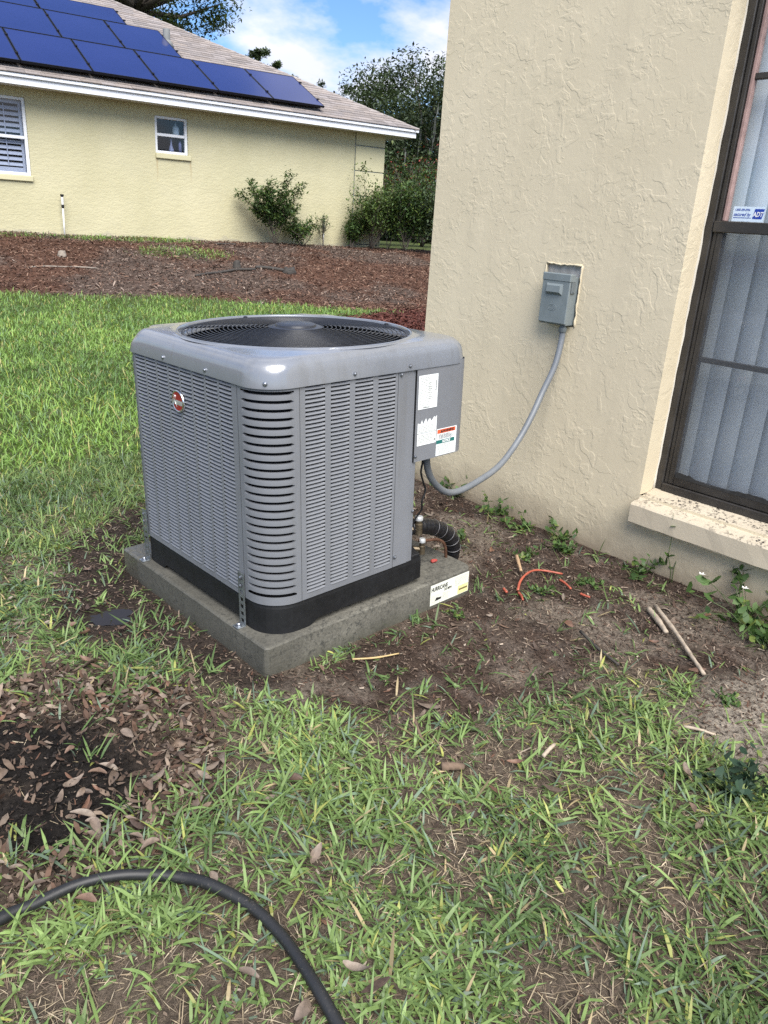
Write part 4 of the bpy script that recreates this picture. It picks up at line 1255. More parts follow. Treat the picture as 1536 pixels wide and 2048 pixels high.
part('tie_wire', mb, simple('tie_grey', (0.18, 0.18, 0.19), 0.4, 0.5), line1, True)
cpr = spline([PADM @ Vector(p) for p in [(0.80, 0.165, 0.186), (0.842, 0.16, 0.177), (0.888, 0.16, 0.167), (0.924, 0.16, 0.148), (0.944, 0.162, 0.118), (0.960, 0.17, 0.07), (0.985, 0.18, 0.0)]], 8)
line2 = part('copper_pipe', MB().tube(cpr, .0062, 10), simple('old_copper', (0.20, 0.11, 0.075), 0.45, 0.7, 0.4, 60), None, True)
tag(line2, 'thin tarnished copper pipe bending down beside the black insulated pipe', 'pipe')
cb = spline([PADM @ Vector(p) for p in [(0.794, 0.16, 0.55), (0.794, 0.16, 0.491), (0.789, 0.16, 0.454), (0.803, 0.16, 0.415), (0.816, 0.16, 0.380), (0.801, 0.16, 0.342), (0.806, 0.165, 0.307), (0.79, 0.18, 0.27), (0.775, 0.19, 0.24)]], 6)
cab = part('control_cable', MB().tube(cb, .0036, 8), BLK, None, True)
tag(cab, 'thin black cable hanging under the control box', 'cable')
rc = part('wire_connector', MB().lathe([(.003, 0), (.0075, .004), (.0065, .02), (.003, .026)], 8).xf(PADM @ Matrix.Translation((0.875, 0.17, HP - .029)) @ Matrix.Rotation(1.4, 4, 'Y') @ Matrix.Rotation(.5, 4, 'X')), simple('wirenut_red', (0.35, 0.05, 0.04), 0.45), None)
tag(rc, 'small red wire connector lying on the slab by the pipes', 'connector')

# ================================================================== NEIGHBOUR HOUSE
m, t, b = base_mat('yellow_stucco')
co = objco(t)
mpv = N(t, 'ShaderNodeMapping'); mpv.inputs['Scale'].default_value = (1, 1, 2.2); t.links.new(co, mpv.inputs[0])
pc = ramp(t, noise(t, 1.1, 6, 0.6, co).outputs[0], [(0.3, (0.45, 0.42, 0.262)), (0.7, (0.515, 0.48, 0.315))]).outputs[0]
sz = N(t, 'ShaderNodeSeparateXYZ'); t.links.new(co, sz.inputs[0])
low = ramp(t, math_(t, 'ADD', sz.outputs[2], math_(t, 'MULTIPLY', noise(t, 2.2, 5, 0.7, co).outputs[0], 0.5)), [(0.98, 1.0), (1.15, 0.0)]).outputs[0]
pc = mixc(t, math_(t, 'MULTIPLY', low, 0.45), pc, (0.33, 0.31, 0.25))
for xs0 in (-5.75, -5.07):
    dx_ = math_(t, 'ABSOLUTE', math_(t, 'SUBTRACT', math_(t, 'ADD', sz.outputs[0], math_(t, 'MULTIPLY', noise(t, 6, 3, .6, co).outputs[0], .05)), xs0 + .025))
    mk = math_(t, 'MULTIPLY', ramp(t, dx_, [(0.004, 1.0), (0.030, 0.0)]).outputs[0], math_(t, 'MULTIPLY', ramp(t, sz.outputs[2], [(0.0, 0.0), (1.0, 1.0)]).outputs[0], 1.0))
    zr = N(t, 'ShaderNodeMapRange'); zr.inputs[1].default_value = 1.75; zr.inputs[2].default_value = 2.2; t.links.new(sz.outputs[2], zr.inputs[0])
    ztop = math_(t, 'LESS_THAN', sz.outputs[2], 2.21)
    pc = mixc(t, math_(t, 'MULTIPLY', math_(t, 'MULTIPLY', mk, zr.outputs[0]), math_(t, 'MULTIPLY', ztop, .5)), pc, (0.30, 0.19, 0.07))
grime = ramp(t, noise(t, 1.7, 6, 0.7, mpv.outputs[0]).outputs[0], [(0.5, 0.0), (0.75, 1.0)]).outputs[0]
pc = mixc(t, math_(t, 'MULTIPLY', grime, 0.25), pc, (0.36, 0.34, 0.24))
t.links.new(pc, b.inputs['Base Color']); b.inputs['Roughness'].default_value = 0.8
hn = ramp(t, noise(t, 9, 4, 0.6, mpv.outputs[0], 1.0).outputs[0], [(0.42, 0.0), (0.56, 1.0)]).outputs[0]
bump(t, b, math_(t, 'ADD', hn, math_(t, 'MULTIPLY', noise(t, 30, 4, 0.6, mpv.outputs[0]).outputs[0], 0.7)), 0.25, 0.012)
YST = m
YSM = simple('yellow_smooth', (0.52, 0.485, 0.31), 0.7, 0, 0.05, 2)
QJ = simple('quoin_joint', (0.22, 0.24, 0.23), 0.8)
TRIM = simple('white_trim', (0.74, 0.76, 0.80), 0.45, 0, 0.05, 2)
nh = thing('neighbour_house', 'pale yellow stucco house with a hip roof beyond the mulch bank', 'house', NM @ T(0, 0, 0))
# local: x along the wall (0 at the eave corner), y into the house, z up (world)
ZE = 3.10                         # underside of the fascia
CXR = -0.535                      # right corner of the wall
XL = -15.0
# windows: (x0, x1, z0, z1)
W1 = (-5.768, -5.112, 2.292, 2.955)
W2 = (-9.40, -8.064, 1.690, 2.968)
xs_ = sorted([XL, W1[0], W1[1], W2[0], W2[1], CXR]); zs_ = sorted([0.2, W1[2], W1[3], W2[2], W2[3], ZE + .06])
mb = MB()
def inw(x, z, W): return W[0] < x < W[1] and W[2] < z < W[3]
for i in range(len(xs_) - 1):
    for j in range(len(zs_) - 1):
        xm, zm = (xs_[i] + xs_[i + 1]) / 2, (zs_[j] + zs_[j + 1]) / 2
        if inw(xm, zm, W1) or inw(xm, zm, W2): continue
        mb.add([(xs_[i], 0, zs_[j]), (xs_[i + 1], 0, zs_[j]), (xs_[i + 1], 0, zs_[j + 1]), (xs_[i], 0, zs_[j + 1])], [(0, 1, 2, 3)])
for W in (W1, W2):
    x0, x1, z0, z1 = W
    for (p, q) in (((x0, z0), (x0, z1)), ((x0, z1), (x1, z1)), ((x1, z1), (x1, z0)), ((x1, z0), (x0, z0))):
        mb.add([(p[0], 0, p[1]), (p[0], .12, p[1]), (q[0], .12, q[1]), (q[0], 0, q[1])], [(0, 1, 2, 3)])
mb.add([(CXR, 0, .2), (CXR, 10, .2), (CXR, 10, ZE + .06), (CXR, 0, ZE + .06)], [(0, 1, 2, 3)])
part('wall', mb, YST, nh)
# smooth quoin blocks at the corner
QX0, QX1 = -1.28, CXR
zq = [0.35, 0.775, 1.297, 1.819, 2.340, 2.860, ZE + .04]
for k in range(len(zq) - 1):
    part('quoin_block', MB().cbox((QX0 + .012, -0.030, zq[k] + .010), (QX1 + .030, 0.70, zq[k + 1] - .010), .006), YSM, nh)
part('quoin_joint', MB().box((QX0, -0.010, .25), (QX1 + .010, 0.68, ZE + .03)), QJ, nh)
# sills
for k, (x0, x1, zt) in enumerate(((W1[0] - .005, W1[1] + .045, W1[2] - .004), (W2[0] - .04, W2[1] + .02, W2[2] - .004))):
    o = part('window_sill', MB().cbox((x0, -0.045, zt - .09), (x1, .10, zt), .008), YSM, nh)
DARK = simple('interior_shade', (0.020, 0.024, 0.040), 0.6)  # unlit depth of the rooms painted in as near-black navy
NGLASS = glass_mat('house_glass', (0.75, 0.8, 0.9), 0.0)
def nwin(W, mid_z, label):
    x0, x1, z0, z1 = W
    fr = 0.055
    mb = MB()
    y0, y1 = 0.035, 0.105
    mb.cbox((x0 + .001, y0, z0 + .001), (x0 + fr, y1, z1 - .001), .006); mb.cbox((x1 - fr, y0, z0 + .001), (x1 - .001, y1, z1 - .001), .006)
    mb.cbox((x0 + fr, y0 + .002, z0 + .001), (x1 - fr, y1, z0 + fr * .9), .006); mb.cbox((x0 + fr, y0 + .002, z1 - fr * .9), (x1 - fr, y1, z1 - .001), .006)
    w = part('window', mb, TRIM, nh)
    w['label'] = label
    part('meeting_rail', MB().cbox((x0 + fr + .001, y0 + .006, mid_z - .026), (x1 - fr - .001, y1 - .01, mid_z + .026), .005), TRIM, w)
    mb = MB()
    for (zz0, zz1) in ((z0 + fr * .9 + .001, mid_z - .027), (mid_z + .027, z1 - fr * .9 - .001)):
        part('pane', MB().add([(x0 + fr, .078, zz0), (x1 - fr, .078, zz0), (x1 - fr, .078, zz1), (x0 + fr, .078, zz1)], [(0, 1, 2, 3)]), NGLASS, w)
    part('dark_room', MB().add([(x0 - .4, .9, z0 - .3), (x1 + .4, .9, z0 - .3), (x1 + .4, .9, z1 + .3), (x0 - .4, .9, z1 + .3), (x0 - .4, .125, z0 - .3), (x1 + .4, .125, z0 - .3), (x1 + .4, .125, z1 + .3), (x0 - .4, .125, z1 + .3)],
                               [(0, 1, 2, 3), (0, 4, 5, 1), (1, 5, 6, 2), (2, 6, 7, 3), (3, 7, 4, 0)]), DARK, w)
    return w
w1 = nwin(W1, 2.625, 'small white framed window with bottles behind the glass')
w2 = nwin(W2, 2.318, 'white framed window with white plantation shutters inside')
# plantation shutter behind the large window
SH = simple('shutter_white', (0.50, 0.51, 0.54), 0.5, 0, 0.05)
shut = thing('plantation_shutter', 'white plantation shutter with open slats behind the large window', 'shutter', NM @ T(-8.7, 0.15, 1.69))
mb = MB()
for x in (-.62, 0.02, .535): mb.cbox((x, 0, .02), (x + .05, .03, 1.26), .004)
mb.cbox((-.57, .0, .02), (.02, .03, .13), .004); mb.cbox((.07, 0, .02), (.535, .03, .13), .004); mb.cbox((-.57, 0, 1.17), (.02, .03, 1.26), .004); mb.cbox((.07, 0, 1.17), (.535, .03, 1.26), .004)
part('frame', mb, SH, shut)
sl = MB().add([(.072, -.012, -.030), (.533, -.012, -.030), (.533, .028, .026), (.072, .028, .026), (.072, -.006, -.034), (.533, -.006, -.034), (.533, .034, .022), (.072, .034, .022)],
              [(0, 1, 2, 3), (7, 6, 5, 4), (0, 4, 5, 1), (3, 2, 6, 7)])
sme = sl.mesh('slat', SH)
for k in range(11):
    obj('slat', sme, shut, T(0, 0, .185 + k * .0915)); obj('slat', sme, shut, T(-.57, 0, .185 + k * .0915))
part('tilt_rod', MB().box((.285, -.02, .15), (.299, -.012, 1.15)), SH, shut)
# bottles behind the small window
def vase(name, prof, x, z, col, label, cat):
    o = part(name, MB().lathe(prof, 12, (0, 0, 0)), simple(name + '_m', col, 0.3, 0, 0.1), None, True, NM @ T(x, 0.17, z))
    return tag(o, label, cat)
vase('soap_bottle', [(.062, 0), (.068, .02), (.068, .13), (.05, .165), (.02, .175), (.018, .20), (.012, .202), (.012, .23)], -5.30, 2.645, (0.55, 0.62, 0.60), 'pale pump bottle behind the upper pane of the small window', 'bottle')
vase('glass_vase', [(.050, 0), (.052, .03), (.02, .13), (.018, .20), (.030, .24)], -5.40, 2.345, (0.30, 0.32, 0.42), 'slim vase behind the lower pane of the small window', 'vase')
vase('candle_jar', [(.030, 0), (.032, .15), (.02, .18), (.016, .21)], -5.22, 2.345, (0.22, 0.22, 0.36), 'tall dark jar beside the slim vase in the small window', 'jar')
part('shelf', MB().box((W1[0] + .02, .125, 2.32), (W1[1] - .02, .32, 2.344)), DARK, w1)
part('shelf', MB().box((W1[0] + .02, .125, 2.625), (W1[1] - .02, .32, 2.644)), DARK, w1)

# roof: hip with a front slope towards us
SL = 0.46
TIPX, TIPY, TIPZ = 0.05, -0.55, 3.278       # eave corner tip
EDGE_Y = TIPY
RISE = 3.4
def rp(a, bslope, lift=0.0):
    """point on the front slope: a along the eave from the tip, bslope up the slope"""
    c = math.sqrt(1 + SL * SL)
    return Vector((TIPX + a, EDGE_Y + bslope / c - lift * SL / c, TIPZ + bslope * SL / c + lift / c))
ridge_run = 6.0
m, t, b = base_mat('shingles')
co = objco(t)
a1 = N(t, 'ShaderNodeAttribute', attribute_name='Col')
nn = noise(t, 30, 5, 0.7, co)
cc = mixc(t, 1.0, a1.outputs['Color'], ramp(t, nn.outputs[0], [(0.3, 0.7), (0.7, 1.3)]).outputs[0], 'MULTIPLY')
t.links.new(cc, b.inputs['Base Color']); b.inputs['Roughness'].default_value = 0.95
bump(t, b, noise(t, 160, 3, 0.7, co).outputs[0], 0.4, 0.003)
SHM = m
UNDER = simple('roof_deck', (0.12, 0.11, 0.105), 0.9)
cS = math.sqrt(1 + SL * SL)
mb = MB()
A_ = rp(0, 0); B_ = rp(-16, 0); C_ = Vector((TIPX - 16, EDGE_Y + ridge_run, TIPZ + SL * ridge_run)); D_ = Vector((TIPX - ridge_run, EDGE_Y + ridge_run, TIPZ + SL * ridge_run))
E_ = Vector((TIPX, EDGE_Y + 2 * ridge_run, TIPZ))
F_ = Vector((TIPX - 16, EDGE_Y + 2 * ridge_run, TIPZ))
mb.add([A_, B_, C_, D_, E_, F_], [(1, 0, 3, 2), (0, 4, 3), (2, 3, 4, 5)])
roof = part('roof', mb, UNDER, nh)
# shingle courses, every tab its own face with thickness
EXPO = 0.145
TABW = 0.30
course = 0; bsl = -0.02
ncourse = int(ridge_run * cS / EXPO)
for c_ in range(ncourse):
    b0 = c_ * EXPO - 0.015; b1 = b0 + EXPO * 1.12
    amax = -b0 / cS - 0.02
    vs = []; cols = []; fs = []
    a_ = -9.6 - (0.15 if c_ % 2 else 0) + 0.06 * ((c_ * 7) % 5)
    while a_ < amax:
        wv = TABW * rnd.uniform(0.75, 1.25)
        a2 = min(a_ + wv, amax)
        if a2 - a_ > 0.03:
            l0 = rnd.uniform(.010, .017)
            k0 = len(vs)
            lim0 = min(a2 - .004, -b0 / cS - .0); lim1 = min(a2 - .004, -b1 / cS)
            if lim1 < a_: lim1 = a_
            for (aa, bb, ll) in ((a_, b0, l0), (lim0, b0, l0), (lim1, b1, .003), (a_, b1, .003), (a_, b0, 0), (lim0, b0, 0)):
                vs.append(rp(aa, bb, ll))
            fs += [(k0, k0 + 1, k0 + 2, k0 + 3), (k0 + 4, k0 + 5, k0 + 1, k0), (k0 + 1, k0 + 5, k0 + 2), (k0 + 3, k0 + 4, k0)]
            v_ = rnd.uniform(0.78, 1.22); hue = rnd.random()
            cl = (0.235 * v_ * (1 + .05 * hue), 0.212 * v_, 0.192 * v_ * (1 + .08 * (1 - hue)))
            cols += [cl] * 6
        a_ = a2 + 1e-4
    if not vs: continue
    me = MB().add(vs, fs).mesh('shingle_course', SHM)
    at_ = me.attributes.new('Col', 'FLOAT_COLOR', 'POINT')
    at_.data.foreach_set('color', np.array([(*c, 1) for c in cols], np.float32).ravel())
    obj('shingle_course', me, roof)
# hip cap
mb = MB()
hipdir = Vector((-1, 1, SL)); 
k = 0
while k * .22 < ridge_run - .1:
    p = Vector((TIPX, EDGE_Y, TIPZ)) + hipdir * (k * .22) + Vector((0, 0, .012)); q = Vector((TIPX, EDGE_Y, TIPZ)) + hipdir * (k * .22 + .25) + Vector((0, 0, .012))
    s_ = Vector((-0.13, -0.02, -.045)); s2_ = Vector((0.02, .13, -.045))
    lf = Vector((0, 0, .012))
    mb.add([p + lf, p + s_ + lf, q + s_, q, p + s2_ + lf, q + s2_, p + s_, p + s2_, p], [(0, 3, 2, 1), (0, 4, 5, 3), (1, 6, 8, 0), (0, 8, 7, 4)])
    k += 1
hm = simple('hip_shingle', (0.27, 0.245, 0.23), 0.95, 0, 0.35, 12)
part('hip_cap', mb, hm, roof)
# fascia board, drip edge, soffit
part('fascia', MB().cbox((-16, -0.500, ZE), (0.0, -0.475, ZE + .150), .003), TRIM, nh)
part('fascia', MB().cbox((-0.025, -0.474, ZE), (-0.0, 11, ZE + .150), .003), TRIM, nh)
part('drip_edge', MB().cbox((-16, -0.545, ZE + .112), (0.045, -0.501, ZE + .168), .006), TRIM, nh)
part('drip_edge', MB().cbox((0.001, -0.50, ZE + .112), (0.045, 11, ZE + .168), .006), TRIM, nh)
part('soffit', MB().add([(-16, -.474, ZE + .02), (-.026, -.474, ZE + .02), (-.026, 11, ZE + .02), (CXR + .2, 11, ZE + .02), (CXR + .2, .3, ZE + .02), (-16, .3, ZE + .02)], [(0, 1, 2, 3, 4, 5)]), simple('soffit_white', (0.62, 0.62, 0.58), 0.7), nh)
# vent pipe
pv = rp(-4.80, 3.02)
vp = part('vent_pipe', MB().lathe([(.075, -.05), (.075, .30), (.07, .305), (.065, .25)], 14, tuple(pv)), simple('vent_grey', (0.20, 0.21, 0.21), 0.7), nh, True, None, 40)
part('flashing', MB().lathe([(.16, -.03), (.10, .06), (.078, .10)], 14, tuple(pv)), simple('vent_grey', (0.2, 0.21, 0.21), 0.7), nh, True)

# solar panels (each a thing of its own, lying on the slope)
m, t, b = base_mat('solar_glass')
co = objco(t)
nn = noise(t, 0.7, 3, 0.5, co)
t.links.new(ramp(t, nn.outputs[0], [(0.3, (0.018, 0.027, 0.115)), (0.7, (0.023, 0.033, 0.135))]).outputs[0], b.inputs['Base Color'])
b.inputs['Roughness'].default_value = 0.10; b.inputs['IOR'].default_value = 1.6; b.inputs['Specular IOR Level'].default_value = 0.5
SOL = m
SFR = simple('solar_frame', (0.006, 0.007, 0.012), 0.4, 0.3)
def solar(a0, a1, b0, b1, label):
    org = rp(a0, b0, .10)
    o = thing('solar_panel', label, 'solar panel', NM @ Matrix.Translation(org), 'solar panels on the neighbour roof')
    def q(a, b_, l): return rp(a, b_, l) - org
    g = 0.008; f = 0.018
    mb = MB()
    def bar(aa0, aa1, bb0, bb1):
        v = [q(aa0, bb0, .10), q(aa1, bb0, .10), q(aa1, bb1, .10), q(aa0, bb1, .10), q(aa0, bb0, .14), q(aa1, bb0, .14), q(aa1, bb1, .14), q(aa0, bb1, .14)]
        mb.add(v, [(0, 3, 2, 1), (4, 5, 6, 7), (0, 1, 5, 4), (1, 2, 6, 5), (2, 3, 7, 6), (3, 0, 4, 7)])
    A0, A1, B0, B1 = a0 + g, a1 - g, b0 + g, b1 - g
    bar(A0, A1, B0, B0 + f); bar(A0, A1, B1 - f, B1); bar(A0, A0 + f, B0 + f, B1 - f); bar(A1 - f, A1, B0 + f, B1 - f)
    part('frame', mb, SFR, o)
    part('glass', MB().add([q(A0 + f, B0 + f, .1375), q(A1 - f, B0 + f, .1375), q(A1 - f, B1 - f, .1375), q(A0 + f, B1 - f, .1375)], [(0, 1, 2, 3)]), SOL, o)
    mb = MB()
    for fb in (0.22, 0.78):
        c = q(A1 + g, B0 + (B1 - B0) * fb, .145); mb.cbox(c - Vector((.025, .03, .012)), c + Vector((.025, .03, .014)), .004)
    part('clamp', mb, SFR, o)
    return o
b5 = [-8.20 - 1.165, -8.20, -7.02, -5.855, -4.685, -3.532, -2.365]
low_l = ['leftmost visible solar panel in the lowest row, cut by the photo edge', 'second solar panel from the photo edge in the lowest row', 'third solar panel of the lowest row, above the small window side', 'fourth solar panel of the lowest row under the vent pipe', 'fifth solar panel of the lowest row, second from the hip end', 'rightmost solar panel of the lowest row near the hip corner']
for k in range(6): solar(b5[k], b5[k + 1], 0.165, 1.825, low_l[k])
r2 = [-9.51, -8.345, -7.175, -6.005, -4.86]
mid_l = ['leftmost solar panel of the middle row, cut by the photo edge', 'second solar panel of the middle row from the photo edge', 'third solar panel of the middle row, left of the end one', 'rightmost solar panel of the middle row beside the vent pipe']
for k in range(4): solar(r2[k], r2[k + 1], 1.838, 3.475, mid_l[k])
solar(-7.225, -5.515, 3.488, 4.53, 'right landscape solar panel of the top row near the ridge')
solar(-8.945, -7.235, 3.488, 4.53, 'left landscape solar panel of the top row, cut by the photo edge')
part('mounting_rail', MB().add([rp(-9.5, .35, .03), rp(-2.36, .35, .03), rp(-2.36, .39, .03), rp(-9.5, .39, .03), rp(-9.5, .35, .10), rp(-2.36, .35, .10), rp(-2.36, .39, .10), rp(-9.5, .39, .10)],
     [(0, 3, 2, 1), (4, 5, 6, 7), (0, 1, 5, 4), (2, 3, 7, 6)]), SFR, roof)

# ================================================================== PLANTS: leaf clouds
def leaf_cloud(name, P, size, col, m, parent=None, aspect=2.2, flat=0.35, M=None, droop=0.0, hexa=False):
    """P (n,3) leaf positions; each leaf a folded pair of triangles"""
    n = len(P)
    az = rng.uniform(0, 2 * np.pi, n); el = rng.normal(0.1 - droop, 0.55, n)
    d = np.stack([np.cos(az) * np.cos(el), np.sin(az) * np.cos(el), np.sin(el)], 1)
    up_ = np.stack([rng.normal(0, flat, n), rng.normal(0, flat, n), np.ones(n)], 1)
    s = np.cross(d, up_); s /= np.linalg.norm(s, axis=1)[:, None] + 1e-9
    nrm = np.cross(s, d)
    L = (size * rng.uniform(0.65, 1.35, n))[:, None]; Wd = L / aspect * 0.5
    a = P; tip = P + d * L; mid_ = P + d * L * 0.45
    l = mid_ + s * Wd + nrm * Wd * .35; r = mid_ - s * Wd + nrm * Wd * .35
    if hexa:
        q1 = P + d * L * .25; q2 = P + d * L * .72
        V = np.stack([a, q1 + s * Wd * .8, q2 + s * Wd * .75 + nrm * Wd * .5, tip + nrm * Wd * .6, q2 - s * Wd * .85 + nrm * Wd * .2, q1 - s * Wd * .9], 1)
        V = V + rng.normal(0, 1, V.shape) * L[:, :, None] * .03
        i0 = np.arange(n)[:, None] * 6
        Fc = np.concatenate([i0 + np.array([[0, 1, 2, 5]]), i0 + np.array([[5, 2, 3, 4]])], 1).reshape(-1, 4)
        return obj(name, np_mesh(name, V.reshape(-1, 3), Fc, m, np.repeat(col, 6, 0), True), parent, M)
    V = np.stack([a, l, tip, r], 1).reshape(-1, 3)
    i0 = np.arange(n) * 4
    Fc = np.stack([i0, i0 + 1, i0 + 2, i0 + 3], 1)
    me = np_mesh(name, V, Fc, m, np.repeat(col, 4, 0))
    return obj(name, me, parent, M)
LEAF = vcol_mat('leaf', 0.5, 0.22, 0.35)
def greens(n, a, bcol, bright=0.12, bcolr=(0.16, 0.22, 0.05), sd=0.25):
    f = rng.random(n)[:, None]
    c = np.array(a) * (1 - f) + np.array(bcol) * f
    c = c * rng.uniform(1 - sd, 1 + sd, n)[:, None]
    k = rng.random(n) < bright
    c[k] = np.array(bcolr) * rng.uniform(.7, 1.1, k.sum())[:, None]
    return c
BARK = simple('bark', (0.10, 0.085, 0.07), 0.95, 0, 0.4, 20, 0.8, 60)
def branchy(base, height, spread, nstem, seed, lean=(0, 0), levels=2, r0=0.012):
    """stems that fork upwards; returns (list of polylines with radii, list of twig tips)"""
    q = random.Random(seed); polys = []; tips = []
    def grow(p, d, L, r, lev):
        pts = [p]; n = 5
        for k in range(n):
            d = (d + Vector((q.uniform(-.25, .25), q.uniform(-.25, .25), q.uniform(-.05, .15)))).normalized()
            p = p + d * L / n; pts.append(p)
            if lev > 0 and k >= 1:
                for _ in range(q.choice((1, 1, 2))):
                    dd = (d + Vector((q.uniform(-1, 1), q.uniform(-1, 1), q.uniform(-.2, .7))) * .9).normalized()
                    grow(p, dd, L * q.uniform(.35, .6), r * .55, lev - 1)
            if k >= 2: tips.append((p.copy(), r))
        polys.append((pts, [r * (1 - .7 * i / n) for i in range(n + 1)]))
        tips.append((p.copy(), r))
    for s in range(nstem):
        a = q.uniform(0, 6.28)
        d = Vector((math.cos(a) * spread + lean[0], math.sin(a) * spread + lean[1], 1)).normalized()
        grow(Vector(base), d, height * q.uniform(.6, .9), r0, levels)
    return polys, tips
def shrub(x, y, h, spread, nstem, seed, nleaf, size, cols, label, cat='shrub', name='shrub', lean=(0, 0), cl=0.09, group=None, clip=None):
    z = gz(x, y)
    o = thing(name, label, cat, Matrix.Translation((x, y, z)), group)
    polys, tips = branchy((0, 0, -.03), h, spread, nstem, seed, lean)
    mb = MB()
    for pts, rs in polys: mb.tube(pts, rs, 5)
    part('stems', mb, BARK, o, True)
    tp = np.array([list(p) for p, r in tips])
    if clip is not None:
        tp = tp[np.array([clip(p) for p in tp])]
    idx = rng.integers(0, len(tp), nleaf)
    P = tp[idx] + rng.normal(0, cl, (nleaf, 3)) * np.array([1, 1, .8])
    P = P[P[:, 2] > 0.03]
    leaf_cloud('foliage', P, size, greens(len(P), *cols), LEAF, o)
    return o
def on_wall(a, w):          # a along the neighbour's wall from the eave corner, w out from it
    p = NWALL + NU * a + NV * w
    return p.x, p.y
DKG = ((0.030, 0.064, 0.020), (0.075, 0.130, 0.036))
GRG = ((0.040, 0.066, 0.036), (0.085, 0.120, 0.062))
x, y = on_wall(-3.42, 0.45)
shrub(x, y, 1.0, 0.14, 6, 4, 6500, 0.066, DKG, 'leafy dark green shrub standing alone against the yellow wall', lean=(-.10, .0), cl=.045)
x, y = on_wall(-2.75, 0.40)
shrub(x, y, 0.50, 0.5, 6, 9, 1800, 0.065, DKG, 'low dark green shrub at the foot of the lone wall shrub', cl=.06)
x, y = on_wall(-2.22, 0.40)
shrub(x, y, 0.58, 0.16, 3, 14, 260, 0.05, DKG, 'thin sparse sapling beside the sprinkler riser at the yellow wall', 'sapling', 'sapling', cl=.02)
x, y = on_wall(-1.50, 0.40)
shrub(x, y, 0.60, 0.4, 6, 21, 2400, 0.065, DKG, 'small rounded green bush left of the corner thicket', 'bush', 'bush', cl=.06)
x, y = on_wall(-1.02, 0.45)
shrub(x, y, 1.15, 0.42, 8, 25, 5000, 0.07, ((0.040, 0.075, 0.022), (0.10, 0.155, 0.04)), 'spreading green shrub in front of the corner blocks', cl=.085)
x, y = on_wall(-0.62, 0.55)
shrub(x, y, 1.55, 0.12, 2, 27, 220, 0.07, ((0.06, 0.05, 0.03), (0.09, 0.07, 0.04)), 'tall thin brownish sapling rising before the house corner', 'sapling', 'sapling', cl=.03)
x, y = on_wall(-0.25, 0.75)
shrub(x, y, 1.15, 0.4, 9, 31, 6500, 0.075, DKG, 'dense dark shrub at the yellow house corner', cl=.11)
x, y = on_wall(0.55, 1.05)
shrub(x, y, 1.0, 0.5, 9, 35, 7000, 0.085, GRG, 'grey green willowy shrub beside the tan house corner', cl=.12)
x, y = on_wall(1.2, 1.6)
shrub(x, y, 0.95, 0.5, 9, 38, 6500, 0.085, GRG, 'grey green shrub half hidden by the tan house edge', cl=.12)
x, y = on_wall(0.35, 2.2)
shrub(x, y, 0.42, 0.6, 8, 39, 2200, 0.06, GRG, 'low grey green plants in front of the willowy shrub', 'plants', 'ground_plant', cl=.10)
# flowering bush further back
def flower_bush(x, y, h, r, n, label):
    z = gz(x, y)
    o = thing('flowering_bush', label, 'bush', Matrix.Translation((x, y, z)), None)
    polys, tips = branchy((0, 0, 0), h, .5, 8, 77, levels=2, r0=.03)
    mb = MB()
    for pts, rs in polys: mb.tube(pts, rs, 5)
    part('stems', mb, BARK, o, True)
    tp = np.array([list(p) for p, _ in tips]); P = tp[rng.integers(0, len(tp), n)] + rng.normal(0, .2, (n, 3)) * np.array([1.2, 1.2, 1])
    P = P[P[:, 2] > .05]
    leaf_cloud('foliage', P, .10, greens(len(P), (0.022, 0.05, 0.015), (0.06, 0.10, 0.03), .10, (0.13, 0.16, 0.04)), LEAF, o)
    hi = P[P[:, 2] > np.percentile(P[:, 2], 55)]; hi = hi[rng.integers(0, len(hi), 420)]
    leaf_cloud('blossoms', hi + rng.normal(0, .06, hi.shape), .075, np.array([0.30, 0.055, 0.04]) * rng.uniform(.5, 1.3, (len(hi), 1)), LEAF, o)
    return o
flower_bush(15.7, 15.1, 1.9, 1.2, 5200, 'bush with reddish blossoms behind the corner shrubs')
flower_bush(14.1, 15.6, 1.5, 1.2, 3800, 'darker blossoming bush between the yellow corner and the red one')

